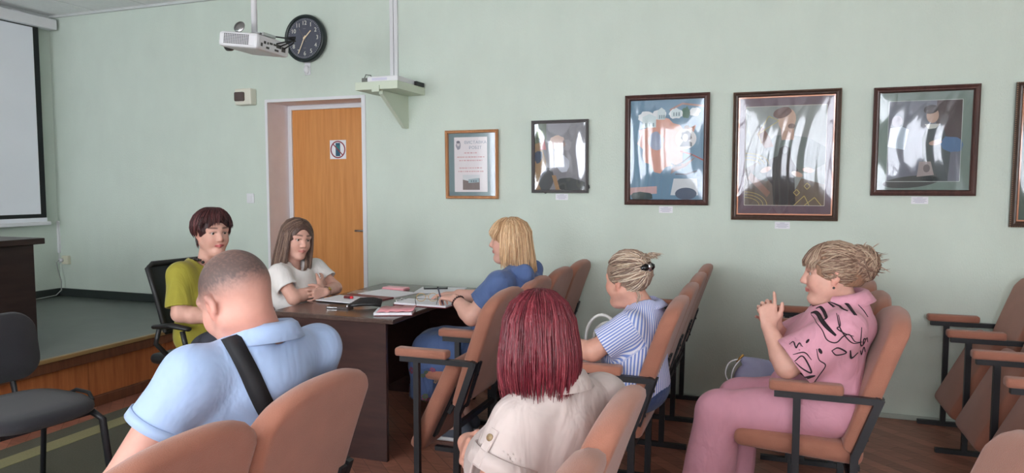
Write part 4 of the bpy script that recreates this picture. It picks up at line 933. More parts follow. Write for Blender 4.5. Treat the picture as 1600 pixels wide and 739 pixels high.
class Head:
    def __init__(s, c, B, sc=1.0): s.c = np.asarray(c, float); s.B = B; s.s = sc
    def w(s, x, y, z): return s.c + s.s * (s.B @ np.array([x, y, z], float))
    def loc(s, P): return ((P - s.c) @ s.B) / s.s
    def el(s, x, y, z, r): return el(s.w(x, y, z), np.array(r) * s.s, s.B)
    def rc(s, a, b, ra, rb=None): return rc(s.w(*a), s.w(*b), ra * s.s, (ra if rb is None else rb) * s.s)
def grow_head(f, H, jaw=1.0, full=0.0, male=False):
    f.put(H.el(-0.014, 0, 0.033, (0.096, 0.077, 0.089)), 0.01)
    f.put(H.el(0.026, 0, -0.025, (0.066, 0.062 + 0.004 * full, 0.085)), 0.03)
    for s_ in (-1, 1):
        f.put(H.rc((-0.005, 0.052 * s_, -0.045), (0.055, 0.014 * s_, -0.098), 0.021 + 0.004 * full, 0.018), 0.025)
        f.put(H.el(0.052, 0.037 * s_, -0.030, (0.030, 0.024, 0.030 + 0.004 * full)), 0.02)
        f.put(H.rc((0.080, 0.012 * s_, 0.030), (0.060, 0.050 * s_, 0.026), 0.012), 0.015)
    f.put(H.el(0.068, 0, -0.098, (0.021, 0.024, 0.017)), 0.02)
    if full: f.put(H.el(0.03, 0, -0.108, (0.045, 0.040, 0.022)), 0.025)
    for s_ in (-1, 1): f.put(H.el(0.091, 0.032 * s_, 0.007, (0.013, 0.019, 0.012)), 0.008, 'cut')
    f.put(H.rc((0.085, 0, 0.016), (0.106, 0, -0.026), 0.0085, 0.0115), 0.012)
    for s_ in (-1, 1): f.put(H.el(0.097, 0.011 * s_, -0.031, (0.010, 0.0085, 0.0085)), 0.006)
    for s_ in (-1, 1):
        f.put(H.rc((0.0915, 0.003 * s_, -0.0565), (0.079, 0.021 * s_, -0.060), 0.0055, 0.0035), 0.006)
        f.put(H.rc((0.0895, 0.003 * s_, -0.066), (0.078, 0.020 * s_, -0.062), 0.0065, 0.0035), 0.006)
        f.put(H.rc((0.079, 0.018 * s_, 0.0165), (0.070, 0.048 * s_, 0.012), 0.0045), 0.006)        # upper lid
        f.put(H.rc((-0.004, 0.075 * s_, -0.030), (-0.016, 0.083 * s_, 0.018), 0.009, 0.011), 0.004); f.put(H.el(-0.012, 0.081 * s_, 0.0, (0.019, 0.008, 0.028)), 0.004); f.put(H.el(-0.004, 0.090 * s_, 0.0, (0.011, 0.007, 0.017)), 0.004, 'cut')
def head_colors(H, P, skin, lips, brow, browcol, blush=0.35):
    n = len(P); C = np.ones((n, 4)); C[:, :3] = np.array(skin)[:3]; Q = H.loc(P)
    def mix(w, c):
        w = np.clip(w, 0, 1)[:, None]; C[:, :3] = C[:, :3] * (1 - w) + np.array(c)[:3] * w
    def seg(a, b):
        a = np.array(a); b = np.array(b); t = np.clip(((Q - a) @ (b - a)) / ((b - a) @ (b - a)), 0, 1); return np.linalg.norm(Q - a - t[:, None] * (b - a), axis=1)
    near = (np.abs(Q) < 0.16).all(1)
    red = np.array(skin[:3]) * np.array([1.0, 0.72, 0.68])
    for s_ in (-1, 1):
        mix(near * blush * (1 - seg((0.06, 0.045 * s_, -0.03), (0.07, 0.035 * s_, -0.04)) / 0.035), red)
        mix(near * 0.55 * (1 - seg((-0.008, 0.085 * s_, 0.02), (-0.004, 0.085 * s_, -0.03)) / 0.03), red)
        mix(near * 1.3 * (1 - seg((0.094, 0.016 * s_, 0.036), (0.068, 0.052 * s_, 0.036)) / 0.0075) * brow, browcol)
        mix(near * 1.2 * (1 - seg((0.088, 0.018 * s_, 0.012), (0.072, 0.047 * s_, 0.010)) / 0.006) * 0.9, srgb(52, 36, 34))
        mix(near * 1.3 * (1 - seg((0.096, 0.0, -0.057), (0.084, 0.021 * s_, -0.061)) / 0.0068), lips)
        mix(near * 1.3 * (1 - seg((0.095, 0.0, -0.066), (0.083, 0.020 * s_, -0.062)) / 0.0068), lips)
        mix(near * 1.0 * (1 - seg((0.109, 0.009 * s_, -0.038), (0.104, 0.011 * s_, -0.038)) / 0.006) * 0.6, np.array(skin[:3]) * 0.35)
    mix(near * 0.35 * (1 - seg((0.115, 0, -0.02), (0.115, 0, -0.03)) / 0.02), red)
    return C
def eyes(H, parent):
    for s_ in (-1, 1):
        b = MB(); r = 0.0115 * H.s; n = 14; prof = []
        M4 = Matrix.Translation(H.w(0.0715, 0.0325 * s_, 0.0065)) @ Matrix([list(H.B[i]) + [0] for i in range(3)] + [[0, 0, 0, 1]]) @ Matrix.Rotation(math.radians(90), 4, 'Y')
        an = [0.0, 0.16, 0.165, 0.55, 0.56, 0.85, 1.2, 1.7, 2.3, 3.1]
        for i in range(len(an) - 1):
            m = M_eye[0] if i < 2 else M_eye[1] if i < 4 else M_eye[2]
            v = [M4 @ Vector((r * math.sin(t) * math.cos(2 * math.pi * k / n), r * math.sin(t) * math.sin(2 * math.pi * k / n), r * math.cos(t))) for t in (an[i], an[i + 1]) for k in range(n)]
            b.add(v, [(k, (k + 1) % n, n + (k + 1) % n, n + k)[::-1] for k in range(n)], m, True)
        b.build('eye', None, parent)
def hand(f, wr, d, pn, thumb, curl=(25, 25, 25), spread=1.0, sc=1.0, tcurl=0.3, lens=None, holdz=None):
    """palm and five fingers. d: towards the fingers, pn: palm-side normal, thumb: sideways direction of the thumb"""
    wr = np.asarray(wr, float); d = unit(d); pn = unit(pn - d * np.dot(pn, d)); th = unit(thumb - d * np.dot(thumb, d) - pn * np.dot(thumb, pn))
    K = []
    for i, (o, l) in enumerate(((0.030, 0.088), (0.0095, 0.093), (-0.0105, 0.089), (-0.029, 0.079))):
        k = wr + sc * (d * l + th * o); K.append(k)
        f.put(rc(wr + sc * (th * o * 0.55 + d * 0.012), k, 0.0155 * sc, 0.0125 * sc, flat=(pn, 0.85)), 0.012)
    tips = []
    for i, (ln, r) in enumerate(((0.070, 0.0083), (0.078, 0.0086), (0.073, 0.0082), (0.057, 0.0072))):
        ln = ln * sc * (lens or 1); a0 = (1.5 - i) * 7 * spread; fd = unit(d * math.cos(math.radians(a0)) + th * math.sin(math.radians(a0))); p = K[i]; ang = 0
        cu = curl[i] if isinstance(curl[0], (tuple, list)) else curl
        for q, (fr, c_) in enumerate(zip((0.45, 0.30, 0.25), cu)):
            ang += math.radians(c_); v = fd * math.cos(ang) + pn * math.sin(ang); e = p + v * ln * fr
            f.put(rc(p, e, r * sc * (1.0 - 0.07 * q), r * sc * (0.95 - 0.08 * q)), 0.004); p = e
        tips.append(p)
    t0 = wr + sc * (d * 0.022 + th * 0.020 + pn * 0.006); t1 = t0 + sc * 0.040 * unit(d * 0.72 + th * 0.75 + pn * tcurl); t2 = t1 + sc * 0.031 * unit(d * 0.9 + th * 0.35 + pn * tcurl * 1.2); t3 = t2 + sc * 0.024 * unit(d * 0.95 + th * 0.1 + pn * tcurl * 1.5)
    f.put(rc(t0, t1, 0.0155 * sc, 0.0115 * sc), 0.012); f.put(rc(t1, t2, 0.0105 * sc, 0.0095 * sc), 0.004); f.put(rc(t2, t3, 0.0095 * sc, 0.0075 * sc), 0.004); tips.append(t3)
    return tips
def locks(name, paths, m, parent, cols, seed=0, n=4):
    """flat tapering strands; every path is (points, width)"""
    rn = random.Random(seed); v = []; fc = []; cl = []; o = 0
    fine = []
    for pts, wd in paths:
        for _ in range(4):
            j0 = [rn.uniform(-1, 1) * wd * 0.75 for _ in range(3)]; j1 = [rn.uniform(-1, 1) * wd * 1.3 for _ in range(3)]; L = len(pts)
            fine.append(([tuple(p[k] + j0[k] * (1 - i / (L - 1)) + j1[k] * i / (L - 1) for k in range(3)) for i, p in enumerate(pts)], wd * 0.42))
    for pts, wd in fine:
        pts = [Vector(p) for p in pts]; L = len(pts); c = cols[rn.randrange(len(cols))]; br = rn.uniform(0.88, 1.12); up = None
        for i, p in enumerate(pts):
            t = (pts[min(i + 1, L - 1)] - pts[max(i - 1, 0)]).normalized(); up = up or (Vector((0, 0, 1)) if abs(t.z) < 0.8 else Vector((1, 0, 0)))
            a = t.cross(up).normalized(); b = a.cross(t).normalized(); up = b; q = i / (L - 1); w = wd * (1 - 0.82 * max(0, (q - 0.45) / 0.55) ** 2) * (0.75 + 0.25 * min(1, q * 5))
            for k in range(n):
                th = 2 * math.pi * k / n; v.append(p + a * math.cos(th) * w + b * math.sin(th) * w); g = br * (0.88 + 0.24 * q); cl.append((c[0] * g, c[1] * g, c[2] * g, 1))
        for i in range(L - 1):
            for k in range(n): fc.append((o + i * n + k, o + i * n + (k + 1) % n, o + (i + 1) * n + (k + 1) % n, o + (i + 1) * n + k))
        o += L * n
    return to_obj(name, np.array([tuple(p) for p in v]), np.array(fc), m, parent, cl)
def sph(az, elv): a, e = math.radians(az), math.radians(elv); return np.array([math.cos(e) * math.cos(a), math.cos(e) * math.sin(a), math.sin(e)])
def skull(H, dirv, off):
    """point over the skull along a direction from the skull centre, raised by off"""
    r = np.array([0.096, 0.077, 0.089]) + off; d = unit(dirv); t = 1 / math.sqrt(((d / r) ** 2).sum()); q = d * t; return H.w(-0.014 + q[0], q[1], 0.033 + q[2])
def comb(H, a, b, off0, off1, n=7, lift=0.0):
    """strand lying on the skull from direction a to direction b"""
    out = []; a = unit(a); b = unit(b)
    for i in range(n):
        t = i / (n - 1); d = unit(a * (1 - t) + b * t); out.append(skull(H, d, off0 + (off1 - off0) * t + lift * math.sin(math.pi * t)))
    return out
def hair_cap(H, parent, m, col, off=0.012, face=None, low=-0.04, extra=(), h=0.005, wr=0.0):
    lo = H.c - 0.24; hi = H.c + 0.24; f = Field(lo, hi, h)
    f.put(H.el(-0.014, 0, 0.033, (0.096 + off, 0.077 + off, 0.089 + off)), 0.01)
    for p, k in extra: f.put(p, k)
    fx, fz, frx, fry, frz = face or (0.115, -0.03, 0.088, 0.072, 0.098)
    f.put(el(H.w(fx, 0, fz), np.array([frx, fry, frz]) * H.s, H.B), 0.008, 'cut')
    if low is not None:
        n = H.B[:, 2]; c0 = H.w(0.0, 0, low); f.clip(lambda x, y, z: -((x - c0[0]) * n[0] + (y - c0[1]) * n[1] + (z - c0[2]) * n[2]))
    P, Fc = f.mesh(); C = np.ones((len(P), 4)); C[:, :3] = np.array(col)[:3]; return to_obj('hair_base', P, Fc, m, parent, C)
class Torso:
    """trunk frame between pelvis and neck"""
    def __init__(s, pelvis, chest, neck, shL, shR):
        s.p, s.c, s.n = [np.asarray(q, float) for q in (pelvis, chest, neck)]; s.shL, s.shR = np.asarray(shL, float), np.asarray(shR, float)
        up = unit(s.n - s.p); l = unit(s.shL - s.shR); fw = unit(np.cross(l, up)); l = np.cross(up, fw); s.B = np.stack([fw, l, up], 1)
    def at(s, o, x, y, z): return o + s.B @ np.array([x, y, z], float)
def trunk(f, T, g=0.0, bust=0.0, belly=0.0, wide=1.0, k=0.05, hips=True):
    f.put(el(T.at(T.c, 0, 0, 0.03), (0.112 + g, 0.158 * wide + g, 0.17 + g), T.B), k)
    f.put(el(0.5 * (T.c + T.p) + T.B @ np.array([0.01 + belly * 0.5, 0, 0]), (0.110 + g + belly, 0.148 * wide + g + belly * 0.4, 0.16 + g), T.B), k)
    f.put(el(T.at(T.n, -0.012, 0, -0.085), (0.082 + g, 0.125 + g, 0.095), T.B), k)
    if hips: f.put(el(T.p, (0.125 + g, 0.175 * wide + g, 0.12 + g), T.B), k)
    for s_, S in ((1, T.shL), (-1, T.shR)):
        f.put(rc(T.at(T.n, -0.012, 0.045 * s_, -0.005), T.at(S, -0.005, -0.05 * s_, 0.0), 0.036 + g * 0.5, 0.044 + g * 0.5), 0.03)
        f.put(rc(T.at(T.n, -0.005, 0.03 * s_, -0.035), S + T.B @ np.array([0, -0.015 * s_, -0.01]), 0.046 + g * 0.6, 0.044 + g * 0.8), 0.035)
        f.put(rc(S, T.at(T.c, 0, 0.12 * s_, 0.0), 0.046 + g * 0.7, 0.07 + g), 0.035)
        if bust: f.put(el(T.at(T.c, 0.075, 0.072 * s_, -0.005), (bust + g * 0.5, bust + g * 0.4, bust * 1.02), T.B), 0.05)
def limb_skin(f, S, E, Wr, fat=1.0):
    f.put(rc(S, E, 0.046 * fat, 0.040 * fat), 0.02); m = np.asarray(E) * 0.72 + np.asarray(Wr) * 0.28
    f.put(rc(E, m, 0.038 * fat, 0.040 * fat), 0.02); f.put(rc(m, Wr, 0.040 * fat, 0.026 * (0.6 + 0.4 * fat)), 0.015)
def leg_skin(f, hip, kn, an, toe, fat=1.0):
    f.put(rc(hip, kn, 0.055 * fat, 0.045 * fat), 0.03); m = np.asarray(kn) * 0.65 + np.asarray(an) * 0.35
    f.put(rc(kn, m, 0.046 * fat, 0.050 * fat), 0.02); f.put(rc(m, an, 0.050 * fat, 0.033), 0.02); f.put(rc(an, np.asarray(toe), 0.032, 0.024), 0.02)
def garment(name, parent, m, lo, hi, prims, cuts=(), h=0.006, wr=0.0, seed=1, clipf=(), scale=40, it=1, late=()):
    f = Field(lo, hi, h)
    for p in prims: f.put(p[0], p[1])
    if wr: f.wrinkle(wr, seed, scale)
    for p in cuts: f.put(p[0], p[1], 'cut')
    for c in clipf: f.clip(c)
    P, Fc = f.mesh(); P = relax(P, Fc, it)
    return to_obj(name, P, Fc, m, parent)
def bounds(*pts, pad=0.2):
    A = np.array([np.asarray(p, float) for p in pts]); return A.min(0) - pad, A.max(0) + pad
def halfspace(p, n):
    n = unit(n); p = np.asarray(p, float); return lambda x, y, z: ((x - p[0]) * n[0] + (y - p[1]) * n[1] + (z - p[2]) * n[2])
def trunk_prims(T, **kw):
    class Rec:
        def __init__(s): s.l = []
        def put(s, p, k=0.02, op='add'): s.l.append((p, k))
    r = Rec(); trunk(r, T, **kw); return r.l
def sleeve(S, E, t, r0, r1):
    S = np.asarray(S, float); E = np.asarray(E, float); return rc(S, S + (E - S) * t, r0, r1, cap1=True)
def inner_core(f, T, kn, hips):
    """slim trunk inside the clothes that joins head, arms and legs into one body"""
    f.put(rc(T.at(T.n, 0.01, 0, -0.05), T.p, 0.05, 0.07), 0.03)
    for S in (T.shL, T.shR): f.put(rc(T.at(T.n, 0.015, 0, -0.07), S, 0.035, 0.040), 0.02)
def collar(name, parent, m, T, c, rx, ry, h, fold, open_deg, tilt=12, n=30):
    """shirt collar: a band standing round the neck that folds over outward"""
    prof = [(0.0, -0.01), (0.003, h), (0.010, h + 0.006), (0.018 + fold * 0.3, h - 0.004), (0.022 + fold, h * 0.05 - 0.008), (0.016 + fold, h * 0.05 - 0.010), (0.008, h - 0.008), (0.006, -0.01)]
    v = []; f = []; q = len(prof); R = Matrix.Rotation(math.radians(tilt), 3, 'Y')
    for i in range(n + 1):
        a = math.radians(open_deg / 2 + (360 - open_deg) * i / n)
        for r, z in prof:
            p = R @ Vector(((rx + r) * math.cos(a), (ry + r) * math.sin(a), z)); v.append(np.asarray(c) + T.B @ np.array(p))
    for i in range(n):
        for k in range(q): f.append((i * q + k, i * q + (k + 1) % q, (i + 1) * q + (k + 1) % q, (i + 1) * q + k))
    f += [tuple(range(q)), tuple(n * q + k for k in range(q))[::-1]]
    return MB().add(v, f, m, True).build(name, m, parent)
def bvh(o):
    me = o.data; return BVHTree.FromPolygons([q.co.copy() for q in me.vertices], [tuple(p.vertices) for p in me.polygons])
def ribbon(b, tree, pts, width, org, m, off=0.002, thick=0.0):
    """strip laid on a surface: pts are rays' targets, org(p) gives (origin, direction)"""
    hits = []
    for p in pts:
        o, d = org(p); h, nrm, _, _ = tree.ray_cast(Vector(o), Vector(d))
        if h is not None:
            if nrm.dot(Vector(d)) > 0: nrm = -nrm
            hits.append((h + nrm * off, nrm))
    if len(hits) < 2: return
    v = []; f = []
    for i, (p, nrm) in enumerate(hits):
        t = (hits[min(i + 1, len(hits) - 1)][0] - hits[max(i - 1, 0)][0]); s_ = t.cross(nrm).normalized(); w = width[i % len(width)] if isinstance(width, (list, tuple)) else width
        v += [p + s_ * w / 2, p + nrm * 0.0012, p - s_ * w / 2, p - nrm * 0.003]
    for i in range(len(hits) - 1):
        for k in range(4): f.append((4 * i + k, 4 * i + (k + 1) % 4, 4 * i + 4 + (k + 1) % 4, 4 * i + 4 + k))
    b.add(v, f, m, True)
def spline(pts, n=8):
    out = []; P = [np.asarray(p, float) for p in pts]; P = [2 * P[0] - P[1]] + P + [2 * P[-1] - P[-2]]
    for i in range(1, len(P) - 2):
        for k in range(n):
            t = k / n; a, b, c, d = P[i - 1:i + 3]; out.append(0.5 * (2 * b + (c - a) * t + (2 * a - 5 * b + 4 * c - d) * t * t + (3 * b - a - 3 * c + d) * t ** 3))
    out.append(P[-2]); return out
def shoe(parent, heel, toe, m_up, m_sole, name='shoe', w=0.04, open_top=False):
    heel = np.asarray(heel, float); toe = np.asarray(toe, float); d = unit(toe - heel); l = unit(np.cross((0, 0, 1), d))
    lo, hi = bounds(heel, toe, pad=0.14); f = Field(lo, hi, 0.005); up = np.array([0, 0, 1.0]); L = np.linalg.norm(toe - heel)
    f.put(rc(heel + up * 0.045 + d * 0.03, heel + d * (L - 0.045) + up * 0.035, 0.036, w * 0.85), 0.02); f.put(rc(heel + up * 0.05 + d * 0.04, heel + up * 0.09 + d * 0.05, 0.036, 0.036), 0.03)
    z0 = min(heel[2], toe[2]) + 0.018; f.clip(lambda x, y, z: z0 - z + 0 * x + 0 * y); P, Fc = f.mesh(); o = to_obj(name, P, Fc, m_up, parent)
    f = Field(lo, hi, 0.005); f.put(rc(heel + d * 0.035 + up * 0.01, heel + d * (L - 0.04) + up * 0.01, 0.038, w), 0.01); zb = min(heel[2], toe[2]); f.clip(lambda x, y, z: np.maximum(zb + 0.001 - z, z - zb - 0.024) + 0 * x + 0 * y); P, Fc = f.mesh(); to_obj('sole', P, Fc, m_sole, o); return o
def finish_body(f, H, parent, skin, lips, brow, browcol, blush=0.35, extra=None):
    P, Fc = f.mesh(); P = relax(P, Fc, 1, 0.3); C = head_colors(H, P, skin, lips, brow, browcol, blush)
    if extra is not None: C = extra(P, C)
    return to_obj('body', P, Fc, M_skin, parent, C)
HB = 0.0049
def fabric(name, rgb, bump=0.3, bs=18, rough=0.85, var=0.03): return mat(name, rgb, rough, var, 25, min(1.0, bump * 1.3), bs * 0.45, sheen=0.12, bdist=0.035, dist=1.6, stretch=(1.0, 1.0, 0.55))
SK = srgb(208, 156, 138); SKP = srgb(214, 166, 150); LIP = srgb(176, 92, 92)
# ---------------------------------------------------------------- shared person builder
def A_(*p): return np.array(p, float)
def build_body(root, H, T, arms, legs, skin, lips=LIP, brow=0.8, browcol=srgb(96, 66, 54), blush=0.35, full=0, neck=0.052, fat=1.0, extra=None, handsc=0.95, legfat=0.9):
    pts = [H.c, T.p, T.n]
    for a in arms: pts += [a['S'], a['E'], a['W']]
    for l in legs: pts += list(l)
    lo, hi = bounds(*pts, pad=0.19); lo[2] = max(lo[2], -0.02); f = Field(lo, hi, HB)
    grow_head(f, H, full=full)
    f.put(rc(H.w(-0.022, 0, -0.045), T.at(T.n, 0.012, 0, -0.02), neck, neck * 1.05), 0.03)
    inner_core(f, T, None, None); tips = []
    for a in arms:
        limb_skin(f, a['S'], a['E'], a['W'], fat); h = a['hand']; tips.append(hand(f, a['W'], h[0], h[1], h[2], sc=handsc, **(h[3] if len(h) > 3 else {})))
    for hip, kn, an, toe in legs: f.put(rc(T.p, hip, 0.07, 0.06), 0.03); leg_skin(f, hip, kn, an, toe, legfat)
    o = finish_body(f, H, root, skin, lips, brow, browcol, blush, extra); eyes(H, root); return o, tips
def arm(S, E, W, *h): return dict(S=A_(*S), E=A_(*E), W=A_(*W), hand=h)
def wear_top(root, name, m, T, arms, st, r0, r1, g=0.012, hem=None, neckr=(0.075, 0.07), ncut=0.06, wr=0.0022, seed=3, bust=0.0, belly=0.0, wide=1.0, extra=(), h=0.006, low=None, nfwd=0.03, scale=40, cuff=True):
    pr = trunk_prims(T, g=g, bust=bust, belly=belly, wide=wide) + list(extra)
    for a in arms: pr.append((sleeve(a['S'], a['E'], st, r0, r1), 0.035))
    pts = [T.p, T.n, T.shL, T.shR] + [a['E'] for a in arms]; lo, hi = bounds(*pts, pad=0.24)
    nb = T.at(T.n, 0.012, 0, -0.005); nt = T.at(T.n, nfwd, 0, 0.10)
    cuts = [(rc(nb, nt, neckr[0] * 0.9, neckr[0], flat=(T.B[:, 1], neckr[1] / neckr[0])), 0.006)]
    if ncut: cuts.append((el(T.at(T.n, 0.085, 0, -0.01), (0.06, 0.06, ncut), T.B), 0.01))
    for a in arms:                                            # hollow sleeve mouth
        d = unit(a['E'] - a['S']); e = a['S'] + (a['E'] - a['S']) * st; cuts.append((rc(e - d * 0.035, e + d * 0.03, r1 - 0.014, r1 - 0.010), 0.004))
    cl = [halfspace(hem[0], hem[1])] if hem else []
    return garment(name, root, m, lo, hi, pr, cuts, h, wr, seed, cl, scale)
def trousers(root, name, m, T, legs, r, g=0.015, wide=1.0, wr=0.003, seed=7, top=None, capk=0.97, web=None, h=0.0075):
    """r: radii at hip, knee, shin end"""
    pr = [(el(T.p, (0.125 + g, 0.17 * wide + g, 0.115 + g), T.B), 0.05)]; pts = [T.p]
    for hip, kn, an, toe in legs:
        e = kn + (an - kn) * capk; pr += [(rc(hip, kn, r[0], r[1]), 0.04), (rc(kn, e, r[1], r[2], cap1=True), 0.03)]; pts += [hip, kn, e]
    for w_ in (web or []): pr.append(w_)
    lo, hi = bounds(*pts, pad=0.17); cl = [halfspace(T.at(T.p, 0, 0, top), T.B[:, 2])] if top is not None else []
    return garment(name, root, m, lo, hi, pr, (), h, wr, seed, cl, 30, 2)
rnd = random.Random(21)
def fall(H, az, e0, out, zend, curl, n=9, off=0.012, root=(0, 80), jit=1.0):
    """strand from the crown over the side of the skull, then hanging down"""
    j = lambda s_: rnd.uniform(-s_, s_) * jit
    p = comb(H, sph(*root) + 0.02 * np.array([j(1), j(1), 0]), sph(az + j(3), e0), off * 0.5, off, 5)
    q = p[-1]; d = H.B @ np.array([math.cos(math.radians(az)), math.sin(math.radians(az)), 0]); up = H.B[:, 2]; L0 = float((q - H.c) @ up); m = n - 5
    for i in range(1, m + 1):
        t = i / m; z = L0 + (zend + j(0.008) - L0) * t; p.append(q + up * (z - L0) + d * (out * math.sin(t * 1.9) + curl * t * t))
    return p

# ================================================================ woman in pink suit
w = thing('person', 'woman in a pink suit with black brush print gesturing with clasped hands', 'person', (0.25, 3.16, 0))
w.location = (0, 0, 0)
H = Head((0.237, 3.165, 1.062), head_basis(181, 2, 0), 1.0)
T = Torso((0.245, 3.165, 0.545), (0.232, 3.165, 0.755), (0.318, 3.165, 0.945), (0.280, 2.995, 0.868), (0.268, 3.335, 0.868))
arms = [arm(T.shL, (0.075, 2.965, 0.712), (0.004, 3.035, 0.85), (-0.08, 0.12, 1.0), (-0.35, 1.0, 0), (1.0, 0.15, 0.25), dict(curl=[(14, 16, 10), (55, 70, 40), (60, 75, 40), (60, 75, 40)], tcurl=-0.1)),
        arm(T.shR, (0.085, 3.37, 0.70), (0.035, 3.20, 0.825), (-0.55, -0.45, 0.75), (0.25, -1.0, 0), (0.6, 0, 0.7), dict(curl=(14, 22, 16), spread=1.8))]
legs = [(A_(0.225, 3.075, 0.525), A_(-0.185, 3.055, 0.475), A_(-0.235, 3.05, 0.10), A_(-0.38, 3.05, 0.05)), (A_(0.225, 3.255, 0.525), A_(-0.11, 3.275, 0.475), A_(-0.16, 3.28, 0.10), A_(-0.31, 3.28, 0.05))]
build_body(w, H, T, arms, legs, SKP, LIP, 0.6, srgb(140, 104, 84), 0.4, full=1, fat=1.12)
M_pink = fabric('pink_cotton', (212, 152, 170), 0.35, 14)
ext = [(rc(T.at(T.p, 0.06, 0.09, -0.02), T.at(T.p, 0.16, 0.09, -0.015), 0.105, 0.075), 0.05), (rc(T.at(T.p, 0.06, -0.09, -0.02), T.at(T.p, 0.16, -0.09, -0.015), 0.105, 0.075), 0.05)]
shirt = wear_top(w, 'blouse', M_pink, T, arms, 0.88, 0.074, 0.104, g=0.020, hem=((0.2, 3.16, 0.515), (0.25, 0, -1)), bust=0.08, belly=0.035, wide=1.08, extra=ext, h=0.005, wr=0.0035, seed=5, scale=34, ncut=0.07)
collar('shirt_collar', w, M_pink, T, T.at(T.n, 0.018, 0, 0.0), 0.066, 0.070, 0.040, 0.022, 95, 24)
trousers(w, 'trousers', M_pink, T, legs, (0.108, 0.090, 0.112), g=0.03, wide=1.05, wr=0.004, seed=9)
PRINT = [
    (0.0110, [(0.165, 0.911), (0.184, 0.916), (0.211, 0.888), (0.243, 0.859)]), (0.0030, [(0.165, 0.906), (0.195, 0.876), (0.212, 0.842), (0.244, 0.833), (0.269, 0.858), (0.290, 0.865), (0.311, 0.838), (0.337, 0.834)]),
    (0.0080, [(0.183, 0.930), (0.199, 0.937), (0.213, 0.917), (0.205, 0.908)]), (0.0070, [(0.188, 0.951), (0.214, 0.961), (0.246, 0.945)]), (0.0100, [(0.229, 0.966), (0.255, 0.968), (0.287, 0.962), (0.313, 0.932)]),
    (0.0060, [(0.214, 0.959), (0.235, 0.958), (0.266, 0.950), (0.287, 0.945)]), (0.0030, [(0.254, 0.931), (0.258, 0.897), (0.248, 0.885), (0.274, 0.869), (0.305, 0.860)]), (0.0060, [(0.281, 0.970), (0.302, 0.964)]), (0.0030, [(0.327, 0.962), (0.349, 0.939), (0.365, 0.914)]),
    (0.0060, [(0.140, 0.824), (0.150, 0.838)]), (0.0040, [(0.229, 0.802), (0.252, 0.813), (0.282, 0.793), (0.247, 0.785), (0.229, 0.802)]), (0.0060, [(0.296, 0.802), (0.304, 0.767), (0.328, 0.784)]), (0.0040, [(0.099, 0.758), (0.129, 0.777), (0.160, 0.718), (0.130, 0.731), (0.102, 0.755)]),
    (0.0100, [(0.119, 0.693), (0.173, 0.702)]), (0.0080, [(0.123, 0.678), (0.164, 0.661)]), (0.0080, [(0.184, 0.809), (0.194, 0.791)]), (0.0030, [(0.080, 0.813), (0.095, 0.823), (0.104, 0.805), (0.116, 0.822), (0.128, 0.810)]), (0.0030, [(0.176, 0.807), (0.185, 0.768), (0.209, 0.744), (0.187, 0.697), (0.168, 0.656)]),
    (0.0040, [(0.332, 0.892), (0.331, 0.832), (0.341, 0.814), (0.356, 0.834), (0.342, 0.846), (0.348, 0.812), (0.362, 0.835), (0.368, 0.816)]), (0.0040, [(0.340, 0.786), (0.346, 0.767), (0.354, 0.795), (0.362, 0.773)]), (0.0030, [(0.248, 0.935), (0.259, 0.884), (0.298, 0.835), (0.332, 0.832)]), (0.0030, [(0.093, 0.781), (0.134, 0.791), (0.159, 0.766)])]
tr_ = bvh(shirt); b = MB(); M_ink = mat('black_ink', (34, 26, 34), 0.8)
for wd, pts in PRINT:
    sp = spline([(x, 2.3, z) for x, z in pts], 10); k = len(sp)
    ribbon(b, tr_, sp, [wd * 1.35 * (0.55 + 0.6 * math.sin(math.pi * i / max(1, k - 1))) for i in range(k)], lambda p: (p, (0, 1, 0)), M_ink)
for wd, pts in PRINT[:9]:                                     # the print goes on over the far side and the back
    sp = spline([(x - 0.02, 4.1, z - 0.03) for x, z in pts], 10); k = len(sp); ribbon(b, tr_, sp, wd, lambda p: (p, (0, -1, 0)), M_ink)
o = b.build('brush_print', M_ink, w); o['kind'] = 'stuff'
HC = [srgb(164, 136, 116), srgb(138, 110, 94), srgb(186, 162, 140), srgb(122, 94, 80)]
hair_cap(H, w, M_hair, srgb(150, 116, 94), 0.010, (0.118, -0.045, 0.085, 0.080, 0.098), -0.045, [(H.el(-0.104, 0, 0.04, (0.064, 0.066, 0.070)), 0.03), (H.el(-0.075, 0, -0.015, (0.045, 0.05, 0.045)), 0.03)])
pa = []
for i in range(110):                                          # swept back to the knot
    az = rnd.uniform(-105, 105); e0 = rnd.uniform(8, 60) if abs(az) < 50 else rnd.uniform(-18, 40); pa.append((comb(H, sph(az, e0), sph(180 + rnd.uniform(-22, 22), rnd.uniform(-14, 26)), 0.008, 0.016 + rnd.uniform(0, 0.006), 9), 0.0055))
for i in range(90):
    s_ = rnd.choice((-1, 1)); pa.append((comb(H, sph(s_ * rnd.uniform(50, 100), rnd.uniform(-34, 20)), sph(180 + rnd.uniform(-24, 24), rnd.uniform(-22, 20)), 0.011, 0.017, 9), 0.005))
for i in range(80): pa.append((comb(H, sph(180 + rnd.uniform(-85, 85), rnd.uniform(-62, -28)), sph(180 + rnd.uniform(-22, 22), rnd.uniform(-16, 12)), 0.008, 0.022, 8), 0.005))
for i in range(46):                                           # fringe
    az = rnd.uniform(-52, 52); p0 = comb(H, sph(az * 0.5, 68), sph(az, 22), 0.010, 0.019, 5); e = H.w(0.100 * math.cos(math.radians(az * 0.9)), 0.085 * math.sin(math.radians(az)), 0.042 - 0.018 * abs(az) / 52 + rnd.uniform(-0.004, 0.004)); pa.append((p0 + [p0[-1] * 0.45 + e * 0.55 + H.B[:, 0] * 0.006, e], 0.0055))
kc = H.w(-0.108, 0, 0.044)
